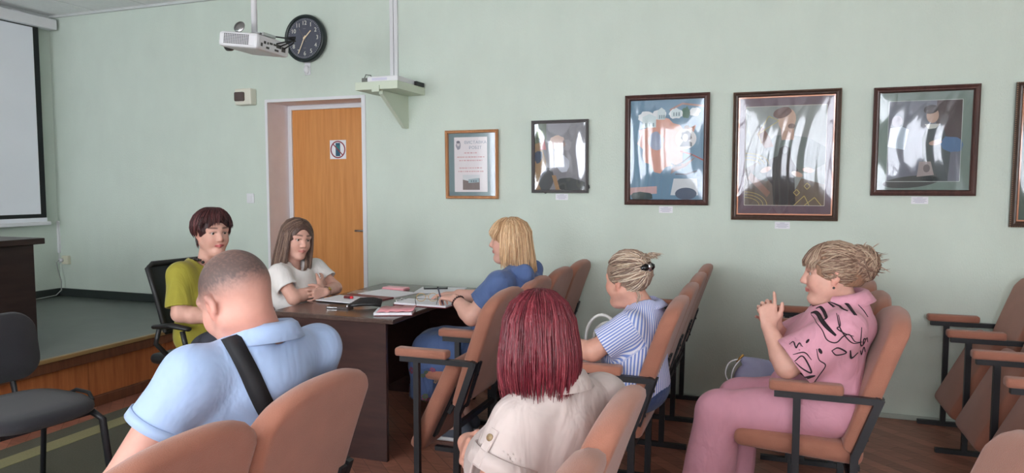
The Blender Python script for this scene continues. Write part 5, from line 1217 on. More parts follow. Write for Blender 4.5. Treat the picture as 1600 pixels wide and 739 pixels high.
for i in range(200):                                          # messy knot
    a0 = rnd.uniform(0, 6.28); tl = rnd.uniform(-1, 1); R = (0.066 + rnd.uniform(-0.003, 0.006)) * H.s; pts = []
    ax = unit(A_(rnd.uniform(-1, 1), rnd.uniform(-1, 1), rnd.uniform(-1, 1))); u_ = unit(np.cross(ax, (0.3, 0.5, 0.8))); v_ = np.cross(ax, u_)
    for k in range(11): a = a0 + k * 0.30; pts.append(kc + R * (u_ * math.cos(a) + v_ * math.sin(a)) * (1.0 + 0.05 * tl * math.sin(k * 0.5)) + ax * 0.018 * tl)
    pa.append((pts, 0.006))
for i in range(26):                                           # loose ends
    d = unit(A_(rnd.uniform(0.1, 1), rnd.uniform(-0.7, 0.7), rnd.uniform(-0.5, 1.0))); p0 = kc + d * 0.05; q = A_(rnd.uniform(-0.3, 1), rnd.uniform(-0.4, 0.4), rnd.uniform(-0.9, 0.5)); pa.append(([p0, p0 + d * 0.02, p0 + d * 0.034 + q * 0.008, p0 + d * 0.042 + q * 0.024], 0.0022))
locks('hair', pa, M_hair, w, HC, 4)
b = MB(); b.sphere(H.w(-0.004, 0.086, -0.044), 0.005); b.build('earring', M_darkgrey, w)
for an_, to_ in ((legs[0][2], legs[0][3]), (legs[1][2], legs[1][3])): shoe(w, (an_[0] + 0.06, an_[1], 0.0), (an_[0] - 0.19, an_[1], 0.0), M_white, M_white)

# ================================================================ woman in striped blouse
w = thing('person', 'woman in a blue striped blouse with fair hair held by a claw clip', 'person')
H = Head((-0.602, 3.15, 1.002), head_basis(156, 6, 0), 0.97)
T = Torso((-0.54, 3.16, 0.54), (-0.545, 3.16, 0.705), (-0.512, 3.16, 0.895), (-0.555, 2.995, 0.822), (-0.565, 3.325, 0.822))
arms = [arm(T.shL, (-0.705, 2.955, 0.715), (-0.93, 3.05, 0.70), (-1, 0.3, -0.1), (0, 0, -1), (0.2, 1, 0), dict(curl=(20, 25, 20))), arm(T.shR, (-0.70, 3.37, 0.66), (-0.92, 3.27, 0.60), (-1, -0.2, -0.1), (0, 0, -1), (0, -1, 0), dict(curl=(20, 25, 20)))]
legs = [(A_(-0.55, 3.07, 0.525), A_(-0.97, 3.06, 0.50), A_(-1.02, 3.06, 0.10), A_(-1.16, 3.06, 0.04)), (A_(-0.55, 3.25, 0.525), A_(-0.99, 3.30, 0.49), A_(-1.33, 3.42, 0.10), A_(-1.46, 3.43, 0.04))]
build_body(w, H, T, arms, legs, SK, LIP, 0.5, srgb(130, 100, 80), 0.4, full=0.5, fat=1.08)
def stripe_mat(period):
    m = bpy.data.materials.new('blue_white_stripe'); m.use_nodes = True; nt = m.node_tree; N = nt.nodes; L = nt.links; p = N['Principled BSDF']; p.inputs['Roughness'].default_value = 0.85
    at = N.new('ShaderNodeAttribute'); at.attribute_name = 'weave'; sc = N.new('ShaderNodeMath'); sc.operation = 'MULTIPLY'; sc.inputs[1].default_value = 2 * math.pi / period; L.new(at.outputs['Fac'], sc.inputs[0])
    sn_ = N.new('ShaderNodeMath'); sn_.operation = 'SINE'; L.new(sc.outputs[0], sn_.inputs[0]); mr = N.new('ShaderNodeMapRange'); mr.inputs['From Min'].default_value = -0.35; mr.inputs['From Max'].default_value = 0.35; L.new(sn_.outputs[0], mr.inputs['Value'])
    mx = N.new('ShaderNodeMix'); mx.data_type = 'RGBA'; mx.inputs['A'].default_value = srgb(116, 138, 204); mx.inputs['B'].default_value = srgb(222, 222, 236); L.new(mr.outputs[0], mx.inputs['Factor']); L.new(mx.outputs['Result'], p.inputs['Base Color']); return m
def weave(o, T, arms, st):
    """cloth-width coordinate: round the trunk, and round each sleeve"""
    n = len(o.data.vertices); P = np.empty(n * 3, np.float32); o.data.vertices.foreach_get('co', P); P = P.reshape(-1, 3).astype(float)
    Q = (P - T.c) @ T.B; s = np.arctan2(Q[:, 1], -Q[:, 0]) * 0.165
    for a in arms:
        d_ = unit(a['E'] - a['S']); t = (P - a['S']) @ d_; X = P - a['S'] - t[:, None] * d_; out = unit(a['S'] - T.c - T.B[:, 2] * ((a['S'] - T.c) @ T.B[:, 2])); u = unit(out - d_ * (out @ d_)); v = np.cross(d_, u)
        m = (np.linalg.norm(X, axis=1) < 0.105) & (((P - a['S']) @ out) > -0.015) & (t > -0.02); s = np.where(m, 5 + np.arctan2(X @ v, X @ u) * 0.072, s)
    at = o.data.attributes.new('weave', 'FLOAT', 'POINT'); at.data.foreach_set('value', s.astype(np.float32))
M_stripe = stripe_mat(0.0125); M_jean = fabric('dark_denim', (52, 74, 122), 0.3, 90)
blo = wear_top(w, 'blouse', M_stripe, T, arms, 0.72, 0.066, 0.074, g=0.012, hem=((-0.54, 3.16, 0.50), (0.1, 0, -1)), bust=0.07, belly=0.025, wide=1.02, h=0.005, wr=0.003, seed=11, ncut=0.09, nfwd=0.02)
weave(blo, T, arms, 0.72)
trousers(w, 'jeans', M_jean, T, legs, (0.092, 0.070, 0.055), wr=0.002, top=0.02)
weave(collar('blouse_collar', w, M_stripe, T, T.at(T.n, 0.012, 0, -0.012), 0.066, 0.066, 0.020, 0.022, 80, 16), T, (), 0)
HC = [srgb(202, 180, 156), srgb(176, 150, 130), srgb(120, 98, 88), srgb(222, 206, 188), srgb(146, 120, 106)]
hair_cap(H, w, M_hair, srgb(150, 126, 110), 0.008, (0.118, -0.045, 0.085, 0.080, 0.100), -0.045, [(H.el(-0.06, 0, -0.01, (0.042, 0.048, 0.05)), 0.03)])
pa = []
for i in range(170):
    az = rnd.uniform(-112, 112); e0 = rnd.uniform(30, 70) if abs(az) < 55 else rnd.uniform(-30, 48); pa.append((comb(H, sph(az, e0), sph(180 + rnd.uniform(-10, 10), rnd.uniform(4, 22)), 0.009, 0.016 + rnd.uniform(0, 0.006), 9, rnd.uniform(0, 0.01)), 0.0045))
for i in range(110): az = 180 + rnd.uniform(-78, 78); pa.append((comb(H, sph(az, rnd.uniform(-62, -20)), sph(180 + rnd.uniform(-10, 10), 18), 0.010, 0.022, 8), 0.005))
kc = H.w(-0.095, 0, 0.055)
for i in range(40):
    y0 = rnd.uniform(-0.022, 0.022); b0 = H.B; s0 = kc + b0 @ A_(0, y0, -0.04); pa.append(([s0, kc + b0 @ A_(-0.022, y0, 0.0), kc + b0 @ A_(-0.012, y0 * 1.2, 0.034), kc + b0 @ A_(-0.02 - rnd.uniform(0, 0.03), y0 * 1.8, 0.05 + rnd.uniform(0, 0.012)), kc + b0 @ A_(-0.05 - rnd.uniform(0, 0.03), y0 * 2.4, 0.045 + rnd.uniform(-0.01, 0.012))], 0.0042))
for i in range(8): y0 = rnd.uniform(-0.02, 0.04); pa.append(([H.w(-0.075, y0, -0.045), H.w(-0.085, y0, -0.07), H.w(-0.08, y0 * 1.3, -0.10), H.w(-0.088, y0 * 1.4, -0.115)], 0.0022))
locks('hair', pa, M_hair, w, HC, 6)
cl = bpy.data.objects.new('claw_clip', None); COL.objects.link(cl); cl.parent = w
M_clip = mat('black_clip', (22, 24, 26), 0.2)
for s_ in (-1, 1):
    b = MB(); b.tube([H.w(-0.118, 0.004 * s_, 0.062), H.w(-0.128, 0.024 * s_, 0.058), H.w(-0.112, 0.040 * s_, 0.052)], [0.016, 0.017, 0.012], M_clip, 8)
    for k in range(4): z = 0.068 - 0.013 * k; b.tube([H.w(-0.118, 0.030 * s_, z), H.w(-0.104, 0.046 * s_, z - 0.003), H.w(-0.084, 0.050 * s_, z - 0.008)], [0.0045, 0.004, 0.002], M_clip, 6)
    b.build('clip_jaw', M_clip, cl)
b = MB(); b.tube([H.w(-0.128, 0, 0.078), H.w(-0.134, 0, 0.06), H.w(-0.128, 0, 0.042)], 0.012, None, 8); b.build('clip_hinge', M_metal, cl)
b = MB(); b.tube([T.at(T.n, 0.075 * math.cos(a) + 0.012, 0.075 * math.sin(a), -0.012 - 0.03 * max(0, math.cos(a))) for a in [2 * math.pi * k / 24 for k in range(25)]], 0.0016, None, 5, cap=False); b.build('necklace', M_gold, w)
M_sand = mat('white_leather', (222, 220, 218), 0.5)
for an_ in (legs[0][2], legs[1][2]):
    f = Field(A_(an_[0] - 0.25, an_[1] - 0.1, -0.01), A_(an_[0] + 0.12, an_[1] + 0.1, 0.16), 0.005); f.put(rc((an_[0] + 0.03, an_[1], 0.012), (an_[0] - 0.17, an_[1], 0.012), 0.036, 0.046), 0.01); f.clip(lambda x, y, z: np.maximum(0.001 - z, z - 0.026) + 0 * x + 0 * y); P, Fc = f.mesh(); s_o = to_obj('sandal', P, Fc, M_sand, w)
    b = MB()
    for dx, rr_, tz in ((-0.125, 0.050, 0.03), (-0.02, 0.046, 0.06)): b.tube([(an_[0] + dx + (0.0 if dx < -0.1 else 0.02 * math.cos(t)), an_[1] + rr_ * math.cos(t), 0.02 + (tz + 0.03) * math.sin(t)) for t in [math.pi * k / 10 for k in range(11)]], 0.011, None, 6, flat=1.8)
    b.build('strap', M_sand, s_o)

# ================================================================ blonde woman in blue dress
w = thing('person', 'blonde woman in a denim blue dress writing at the desk', 'person')
H = Head((-1.338, 3.63, 1.125), head_basis(186, 0, 0), 0.97)
T = Torso((-1.345, 3.63, 0.55), (-1.345, 3.63, 0.765), (-1.268, 3.63, 0.985), (-1.325, 3.445, 0.905), (-1.345, 3.815, 0.905))
arms = [arm(T.shL, (-1.47, 3.42, 0.735), (-1.60, 3.495, 0.812), (-0.85, 0.35, 0.05), (0.1, 0.1, -1), (-0.2, 1, 0.1), dict(curl=(38, 45, 30), spread=0.7, tcurl=0.7)), arm(T.shR, (-1.53, 3.86, 0.76), (-1.72, 3.80, 0.79), (-1, -0.3, 0), (0, 0, -1), (-0.3, -1, 0), dict(curl=(12, 15, 12)))]
legs = [(A_(-1.37, 3.54, 0.535), A_(-1.78, 3.53, 0.51), A_(-1.60, 3.56, 0.105), A_(-1.73, 3.56, 0.04)), (A_(-1.37, 3.72, 0.535), A_(-1.78, 3.73, 0.51), A_(-1.64, 3.74, 0.105), A_(-1.77, 3.74, 0.04))]
_, tips = build_body(w, H, T, arms, legs, SKP, LIP, 0.6, srgb(140, 108, 84), 0.5, full=1, fat=1.18)
M_blue = fabric('blue_linen', (80, 102, 148), 0.4, 16)
wear_top(w, 'dress_bodice', M_blue, T, arms, 0.62, 0.076, 0.084, g=0.02, hem=((-1.34, 3.63, 0.52), (0, 0, -1)), bust=0.085, belly=0.04, wide=1.08, h=0.0055, wr=0.0035, seed=17, ncut=0.06)
b0 = T.B; hoodp = [(rc(T.at(T.n, -0.06, 0.10 * s_, -0.02), T.at(T.n, -0.095, 0.05 * s_, -0.12), 0.038, 0.030), 0.04) for s_ in (-1, 1)] + [(rc(T.at(T.n, 0.05, 0.105 * s_, -0.04), T.at(T.n, -0.05, 0.105 * s_, 0.0), 0.026, 0.036), 0.04) for s_ in (-1, 1)] + [(el(T.at(T.n, -0.085, 0, -0.10), (0.035, 0.10, 0.08), b0), 0.04)]
garment('dress_collar', w, M_blue, *bounds(T.n, T.shL, T.shR, pad=0.2), hoodp, [(rc(T.at(T.n, 0.01, 0, -0.05), T.at(T.n, 0.03, 0, 0.12), 0.062, 0.075), 0.01)], 0.005, 0.003, 5)
km = A_(-1.80, 3.63, 0.50); web = [(rc((-1.42, 3.455, 0.48), (-1.80, 3.47, 0.44), 0.05, 0.055), 0.05), (rc((-1.80, 3.47, 0.44), (-1.79, 3.47, 0.27), 0.05, 0.05, cap1=True), 0.05), (rc(T.p, km, 0.10, 0.10), 0.05), (rc(km, (-1.80, 3.63, 0.27), 0.10, 0.085, cap1=True), 0.04)]
sk = trousers(w, 'dress_skirt', M_blue, T, [(l[0], l[1], A_(l[1][0] - 0.02, l[1][1], 0.24), l[3]) for l in legs], (0.108, 0.092, 0.098), g=0.03, wide=1.06, wr=0.005, seed=23, web=web)
tr_ = bvh(sk); b = MB(); FL = [pc(150, 84, 110), pc(196, 170, 150), pc(110, 130, 180), pc(90, 110, 84), pc(120, 66, 84)]
for i in range(70):                                           # floral border above the hem
    side = rnd.choice((-1, -1, 1)); x = rnd.uniform(-1.93, -1.62); z = rnd.uniform(0.25, 0.44); o_ = Vector((x, 3.63 + side * 0.6, z)); h_, nr, _, _ = tr_.ray_cast(o_, Vector((0, -side, 0)))
    if h_ is None: continue
    if nr.y * side < 0: nr = -nr
    a_ = nr.cross(Vector((0, 0, 1))).normalized(); c_ = a_.cross(nr); R_ = rnd.uniform(0.012, 0.022); ph_ = rnd.uniform(0, 6); m_ = FL[i % 5]
    for k in range(5):
        t = ph_ + k * 1.2566; ctr = h_ + (a_ * math.cos(t) + c_ * math.sin(t)) * R_ * 0.6 + nr * 0.003
        b.add([ctr + (a_ * math.cos(u) + c_ * math.sin(u)) * R_ * 0.42 for u in [6.2832 * q / 7 for q in range(7)]], [tuple(range(7))], m_)
o = b.build('floral_print', None, w); o['kind'] = 'stuff'
HC = [srgb(214, 178, 138), srgb(190, 152, 114), srgb(228, 198, 160), srgb(176, 136, 100)]
hair_cap(H, w, M_hair, srgb(190, 152, 116), 0.012, (0.120, -0.06, 0.085, 0.072, 0.105), None, [(H.el(-0.062, 0, -0.04, (0.055, 0.078, 0.085)), 0.03)])
pa = []
for i in range(200): az = rnd.choice((-1, 1)) * rnd.uniform(78, 180); pa.append((fall(H, az, -8, 0.012, -0.115 - 0.045 * (abs(az) > 120), 0.012 if abs(az) > 100 else -0.004, 10, 0.018, (rnd.choice((90, -90)), rnd.uniform(78, 88))), 0.0065))
for i in range(60): az = rnd.choice((-1, 1)) * rnd.uniform(68, 84); pa.append((fall(H, az, 4, 0.006, -0.085 - 0.03 * rnd.random() - 0.03 * (abs(az) > 70), -0.004, 10, 0.016, (az, 70)), 0.006))
for i in range(44): az = rnd.uniform(-58, 58); p0 = comb(H, sph(az * 0.4, 72), sph(az, 20), 0.012, 0.022, 5); e = H.w(0.104 * math.cos(math.radians(az * 0.9)), 0.088 * math.sin(math.radians(az)), 0.036 - 0.03 * (abs(az) / 58) ** 2); pa.append((p0 + [p0[-1] * 0.45 + e * 0.55 + H.B[:, 0] * 0.007, e], 0.006))
locks('hair', pa, M_hair, w, HC, 8)
b = MB(); br = A_(-1.60, 3.495, 0.812) * 0.84 + A_(-1.47, 3.42, 0.735) * 0.16; d_ = unit(A_(-0.13, 0.075, 0.077)); u_ = unit(np.cross(d_, (0, 0, 1))); v_ = np.cross(u_, d_)
for k in range(18): a = 2 * math.pi * k / 18; b.sphere(br + (u_ * math.cos(a) + v_ * math.sin(a)) * 0.034, 0.0062, None, 5)
o = b.build('bead_bracelet', mat('dark_beads', (62, 34, 36), 0.3), w)
b = MB(); b.sphere(H.w(-0.002, 0.084, -0.04), 0.005); b.build('earring', M_gold, w)
M_snk = mat('grey_sneaker', (86, 92, 106), 0.8)
for l in legs: shoe(w, (l[2][0] + 0.07, l[2][1], 0.0), (l[2][0] - 0.19, l[2][1], 0.0), M_snk, M_white)
pn = thing('pen', 'dark blue pen held by the blonde woman over the pad', 'pen', (-1.70, 3.53, 0.77)); b = MB(); b.tube([(0.025, -0.03, 0.0), (-0.012, 0.015, 0.035), (-0.055, 0.07, 0.078)], [0.0015, 0.0042, 0.0042], None, 8); b.build('barrel', mat('navy_pen', (40, 46, 84), 0.3), pn)
b = MB(); b.tube([(-0.055, 0.07, 0.078), (-0.0605, 0.077, 0.0835)], 0.0045, None, 8); b.build('pen_cap', M_blackp, pn)

# ================================================================ red haired woman
w = thing('person', 'woman with a bright red bob and beige shirt, seen from behind', 'person')
H = Head((-0.522, 1.625, 1.048), head_basis(114, 4, 0), 0.95)
T = Torso((-0.55, 1.64, 0.54), (-0.530, 1.65, 0.735), (-0.482, 1.625, 0.935), (-0.535, 1.525, 0.866), (-0.405, 1.800, 0.866))
arms = [arm(T.shL, (-0.612, 1.455, 0.635), (-0.78, 1.60, 0.62), (-0.8, 0.5, 0.0), (0.1, 0.2, -0.9), (0.3, 0.9, 0.2), dict(curl=(30, 40, 25))), arm(T.shR, (-0.595, 1.91, 0.665), (-0.75, 1.71, 0.735), (0.35, -0.9, 0.08), (0.75, 0.4, -0.3), (0.1, 0.0, 0.95), dict(curl=(20, 25, 20)))]
legs = [(A_(-0.60, 1.56, 0.525), A_(-0.93, 1.56, 0.47), A_(-0.96, 1.56, 0.10), A_(-1.09, 1.56, 0.04)), (A_(-0.56, 1.72, 0.525), A_(-0.88, 1.78, 0.455), A_(-0.91, 1.80, 0.10), A_(-1.04, 1.82, 0.04))]
build_body(w, H, T, arms, legs, SK, LIP, 0.6, srgb(120, 70, 60), 0.3, fat=1.08)
M_beige = fabric('beige_linen', (192, 178, 174), 0.35, 14); M_cream = fabric('cream_trousers', (206, 192, 176), 0.3, 14)
wear_top(w, 'shirt', M_beige, T, arms, 0.42, 0.062, 0.082, g=0.014, hem=((-0.55, 1.63, 0.49), (0, 0, -1)), bust=0.07, belly=0.02, wide=1.04, h=0.005, wr=0.003, seed=29, ncut=0.06)
collar('shirt_collar', w, M_beige, T, T.at(T.n, 0.014, 0, 0.002), 0.062, 0.064, 0.034, 0.022, 70, 16)
trousers(w, 'trousers', M_cream, T, legs, (0.092, 0.075, 0.07), wr=0.003)
a = arms[0]; d_ = unit(a['E'] - a['S']); sd = A_(-0.45, -0.85, 0.2); sd = unit(sd - d_ * (sd @ d_)); e = a['S'] + (a['E'] - a['S']) * 0.42
b = MB(); n_ = 28; u_ = unit(np.cross(d_, (0, 0, 1))); v_ = np.cross(d_, u_); v = []; f_ = []
for k in range(n_):
    t = 2 * math.pi * k / n_; q = u_ * math.cos(t) + v_ * math.sin(t)
    for r_, s_ in ((0.078, -0.036), (0.085, -0.036), (0.089, 0.004), (0.080, 0.004)): v.append(e + q * r_ + d_ * s_)
for k in range(n_):
    for i in range(4): f_.append((4 * k + i, 4 * k + (i + 1) % 4, 4 * ((k + 1) % n_) + (i + 1) % 4, 4 * ((k + 1) % n_) + i))
b.add(v, f_, M_beige, True); b.build('sleeve_cuff', M_beige, w)
tp = e + sd * 0.088; b = MB(); x_ = unit(np.cross(d_, sd)); q0 = tp - d_ * 0.085; v = []
for i in range(5):
    c0 = tp + (q0 - tp) * i / 4 - sd * 0.004 * i
    v += [c0 + x_ * 0.013, c0 + sd * 0.003 + x_ * 0.011, c0 + sd * 0.003 - x_ * 0.011, c0 - x_ * 0.013]
b.add(v, [(4 * i + k, 4 * i + (k + 1) % 4, 4 * i + 4 + (k + 1) % 4, 4 * i + 4 + k) for i in range(4) for k in range(4)] + [(3, 2, 1, 0), (16, 17, 18, 19)], M_beige); tb = b.build('sleeve_tab', M_beige, w)
b = MB(); b.tube([q0 + d_ * 0.02 - sd * 0.012, q0 + d_ * 0.02 - sd * 0.006], 0.0085, None, 14); b.build('button', mat('horn_button', (150, 128, 96), 0.35), tb)
HC = [srgb(112, 34, 46), srgb(98, 28, 40), srgb(130, 54, 62), srgb(106, 32, 44), srgb(88, 26, 36)]
hair_cap(H, w, M_hair, srgb(104, 30, 42), 0.010, (0.130, -0.055, 0.085, 0.076, 0.115), None, [(H.el(-0.030, 0, -0.03, (0.078, 0.082, 0.085)), 0.03)])
pa = []
for i in range(330):
    az = rnd.choice((-1, 1)) * rnd.uniform(34, 180); s_ = 1 if az > 0 else -1; ro = (s_ * rnd.uniform(20, 160), rnd.uniform(80, 88))
    pa.append((fall(H, az, -4, 0.012 + 0.006 * rnd.random(), -0.105 - 0.022 * (abs(az) < 110) - rnd.uniform(-0.012, 0.016), -0.020, 11, 0.015, ro), 0.0055))
locks('hair', pa, M_hair, w, HC, 10)
for l in legs: shoe(w, (l[2][0] + 0.06, l[2][1], 0.0), (l[2][0] - 0.18, l[2][1] + 0.03, 0.0), M_white, M_white)

# ================================================================ man in light blue polo
w = thing('person', 'man with cropped grey hair in a light blue polo, head bowed', 'person')
H = Head((-1.282, 1.455, 1.130), head_basis(168, 24, 4), 1.04)
T = Torso((-1.33, 1.50, 0.55), (-1.315, 1.49, 0.80), (-1.222, 1.488, 1.025), (-1.285, 1.300, 0.975), (-1.205, 1.690, 0.962))
arms = [arm(T.shL, (-1.405, 1.19, 0.72), (-1.60, 1.36, 0.635), (-0.9, 0.4, -0.1), (0.1, 0.4, -0.9), (0.3, 0.9, 0.3), dict(curl=(25, 30, 20))), arm(T.shR, (-1.36, 1.80, 0.70), (-1.60, 1.64, 0.635), (-0.9, -0.35, -0.1), (0.1, -0.4, -0.9), (0.3, -0.9, 0.3), dict(curl=(25, 30, 20)))]
legs = [(A_(-1.35, 1.41, 0.53), A_(-1.76, 1.38, 0.51), A_(-1.80, 1.37, 0.10), A_(-1.95, 1.35, 0.04)), (A_(-1.34, 1.60, 0.53), A_(-1.75, 1.64, 0.51), A_(-1.79, 1.66, 0.10), A_(-1.94, 1.66, 0.04))]
SKM = srgb(205, 154, 140)
def buzz(P, C):
    Q = H.loc(P); near = (np.abs(Q) < 0.17).all(1); sm = lambda a, b, x: np.clip((x - a) / (b - a), 0, 1) ** 2 * (3 - 2 * np.clip((x - a) / (b - a), 0, 1))
    wgt = sm(-0.02, 0.065, Q[:, 2] - 0.12 * np.maximum(Q[:, 0], 0)) * sm(0.085, 0.06, Q[:, 0]) * near
    bald = np.exp(-(((Q[:, 0] - 0.005) / 0.062) ** 2 + (Q[:, 1] / 0.042) ** 2)) * (Q[:, 2] > 0.07); wgt = wgt * (1 - 0.78 * bald)
    n_ = np.random.RandomState(3).rand(len(P)); wgt = np.clip(wgt * (0.85 + 0.34 * n_), 0, 0.94)[:, None]; C[:, :3] = C[:, :3] * (1 - wgt) + np.array(srgb(78, 68, 66)[:3]) * wgt
    nk = (np.exp(-(((Q[:, 2] + 0.085) / 0.035) ** 2)) * (Q[:, 0] < 0) * near * 0.28)[:, None]; C[:, :3] = C[:, :3] * (1 - nk) + C[:, :3] * np.array([1.0, 0.7, 0.64]) * nk; return C
build_body(w, H, T, arms, legs, SKM, srgb(190, 120, 110), 0.7, srgb(100, 80, 70), 0.5, neck=0.062, fat=1.15, extra=buzz, handsc=1.05)
M_polo = fabric('light_blue_pique', (158, 180, 216), 0.3, 12); M_dtr = fabric('dark_trousers', (58, 60, 72), 0.3, 20)
polo = wear_top(w, 'polo_shirt', M_polo, T, arms, 0.47, 0.062, 0.074, g=0.016, hem=((-1.32, 1.5, 0.50), (0, 0, -1)), belly=0.03, wide=1.08, h=0.0055, wr=0.003, seed=31, ncut=0.04, scale=30)
collar('polo_collar', w, M_polo, T, T.at(T.n, 0.014, 0, 0.0), 0.070, 0.072, 0.036, 0.016, 50, 20)
trousers(w, 'trousers', M_dtr, T, legs, (0.095, 0.078, 0.07), wr=0.003)
for a in arms:
    d_ = unit(a['E'] - a['S']); e = a['S'] + (a['E'] - a['S']) * 0.47; u_ = unit(np.cross(d_, (0, 0, 1))); v_ = np.cross(d_, u_); v = []; f_ = []; n_ = 28
    for k in range(n_):
        t = 2 * math.pi * k / n_; q = u_ * math.cos(t) + v_ * math.sin(t)
        for r_, s_ in ((0.070, -0.022), (0.077, -0.022), (0.078, 0.002), (0.070, 0.002)): v.append(e + q * r_ + d_ * s_)
    for k in range(n_):
        for i in range(4): f_.append((4 * k + i, 4 * k + (i + 1) % 4, 4 * ((k + 1) % n_) + (i + 1) % 4, 4 * ((k + 1) % n_) + i))
    MB().add(v, f_, M_polo, True).build('sleeve_band', M_polo, w)
tr_ = bvh(polo); b = MB(); M_strap = mat('black_strap', (28, 29, 33), 0.75)
ribbon(b, tr_, spline([(-1.185, 1.265, 1.12), (-1.15, 1.282, 1.065), (-1.11, 1.292, 0.99), (-1.072, 1.30, 0.905), (-1.03, 1.31, 0.81), (-1.0, 1.32, 0.72)], 8), 0.046, lambda p: (p + A_(0.6, -0.68, 0.1) * 0.4, unit((-0.6, 0.68, -0.1))), M_strap, 0.004)
ribbon(b, tr_, spline([(-1.9, 1.40, 1.00), (-1.9, 1.48, 0.90), (-1.9, 1.58, 0.78), (-1.9, 1.68, 0.66)], 8), 0.046, lambda p: (p, (1, 0.0, 0)), M_strap, 0.004)
b.build('shoulder_strap', M_strap, w)
for l in legs: shoe(w, (l[2][0] + 0.07, l[2][1], 0.0), (l[2][0] - 0.21, l[2][1], 0.0), M_blackp, M_darkgrey)

# ================================================================ woman in olive top
w = thing('person', 'woman with short dark hair in an olive top and bead necklace', 'person')
H = Head((-2.972, 3.20, 1.157), head_basis(-24, 2, 0), 1.02)
T = Torso((-3.03, 3.20, 0.58), (-3.025, 3.20, 0.79), (-3.03, 3.20, 1.008), (-3.02, 3.385, 0.942), (-3.03, 3.015, 0.942))
arms = [arm(T.shR, (-2.99, 2.965, 0.735), (-2.80, 3.08, 0.70), (0.7, 0.7, 0), (-0.3, 0.2, -0.8), (0.3, 0.5, 0.6), dict(curl=(20, 25, 20))), arm(T.shL, (-2.97, 3.43, 0.735), (-2.80, 3.31, 0.71), (0.6, -0.7, 0), (-0.3, -0.2, -0.8), (0.3, -0.5, 0.6), dict(curl=(20, 25, 20)))]
legs = [(A_(-3.0, 3.11, 0.555), A_(-2.66, 3.06, 0.53), A_(-2.62, 3.04, 0.10), A_(-2.49, 3.02, 0.04)), (A_(-3.0, 3.29, 0.555), A_(-2.66, 3.30, 0.53), A_(-2.66, 3.30, 0.10), A_(-2.56, 3.30, 0.04))]
build_body(w, H, T, arms, legs, SKP, srgb(176, 70, 78), 0.9, srgb(70, 44, 40), 0.3, full=1.0, fat=1.15)
M_olive = fabric('olive_jersey', (152, 144, 48), 0.3, 12)
wear_top(w, 'tunic', M_olive, T, arms, 0.84, 0.066, 0.076, g=0.020, hem=((-3.0, 3.2, 0.50), (0, 0, -1)), bust=0.09, belly=0.04, wide=1.08, h=0.006, wr=0.003, seed=37, neckr=(0.098, 0.115), ncut=0.085)
trousers(w, 'trousers', M_dtr, T, legs, (0.095, 0.078, 0.06), wr=0.002)
HC = [srgb(66, 34, 36), srgb(84, 44, 46), srgb(50, 28, 30), srgb(100, 54, 54)]
hair_cap(H, w, M_hair, srgb(58, 32, 34), 0.010, (0.122, -0.035, 0.088, 0.090, 0.118), -0.052, [(H.el(-0.04, 0, 0.055, (0.078, 0.076, 0.07)), 0.02)])
pa = []
for i in range(230):
    az = rnd.uniform(-180, 180); e1 = rnd.uniform(13, 30) + 8 * math.sin(az * 0.06) if abs(az) < 45 else (rnd.uniform(-6, 10) if abs(az) < 80 else rnd.uniform(-34, -4)); pa.append((comb(H, sph(az + 30, 78), sph(az, e1), 0.020, 0.021 if abs(az) < 120 else 0.013, 8, 0.007), 0.006))
for s_ in (-1, 1):
    for i in range(10): pa.append((comb(H, sph(70 * s_, 30), sph(66 * s_ + rnd.uniform(-6, 6), -12), 0.018, 0.010, 6), 0.005))
    for i in range(8): pa.append(([H.w(-0.055 + rnd.uniform(-0.01, 0.01), 0.070 * s_, -0.01), H.w(-0.05, 0.070 * s_, -0.04), H.w(-0.04, 0.064 * s_, -0.075 + rnd.uniform(-0.01, 0.01))], 0.005))
locks('hair', pa, M_hair, w, HC, 12)
b = MB()
for k in range(30):
    a = math.radians(-150 + 300 * k / 29); dn = max(0, math.cos(a)); b.sphere(T.at(T.n, 0.045 + 0.095 * math.cos(a), 0.086 * math.sin(a), 0.005 - 0.105 * dn ** 1.4), 0.009 if k % 2 else 0.0075, None, 6)
b.build('bead_necklace', mat('black_beads', (34, 24, 24), 0.25), w)
for s_ in (-1, 1): b = MB(); b.sphere(H.w(-0.004, 0.087 * s_, -0.045), (0.005, 0.004, 0.012)); b.build('earring', M_darkgrey, w)
for l in legs: shoe(w, (l[2][0] - 0.06, l[2][1], 0.0), (l[2][0] + 0.17, l[2][1], 0.0), M_blackp, M_blackp)

# ================================================================ woman in white tee
w = thing('person', 'woman with long brown hair in a white tee, arms crossed', 'person')
H = Head((-2.702, 3.60, 1.102), head_basis(-26, 6, 6), 0.97)
T = Torso((-2.755, 3.60, 0.56), (-2.725, 3.60, 0.765), (-2.765, 3.60, 0.955), (-2.70, 3.780, 0.905), (-2.705, 3.425, 0.905))
arms = [arm(T.shR, (-2.585, 3.405, 0.775), (-2.545, 3.605, 0.812), (-0.30, 0.85, 0.30), (-0.9, -0.25, -0.1), (-0.1, -0.3, 0.9), dict(curl=(14, 20, 16), spread=0.7)), arm(T.shL, (-2.565, 3.795, 0.785), (-2.497, 3.585, 0.792), (-0.22, -0.95, -0.06), (-0.9, 0.2, 0), (0, 0, 1), dict(curl=(15, 25, 20)))]
legs = [(A_(-2.72, 3.52, 0.55), A_(-2.36, 3.51, 0.52), A_(-2.40, 3.50, 0.10), A_(-2.27, 3.50, 0.04)), (A_(-2.72, 3.69, 0.55), A_(-2.36, 3.72, 0.52), A_(-2.40, 3.73, 0.10), A_(-2.27, 3.73, 0.04))]
build_body(w, H, T, arms, legs, SKP, srgb(184, 108, 104), 0.9, srgb(86, 62, 52), 0.3, fat=0.95, handsc=0.92)
M_tee = fabric('white_jersey', (228, 224, 222), 0.3, 12)
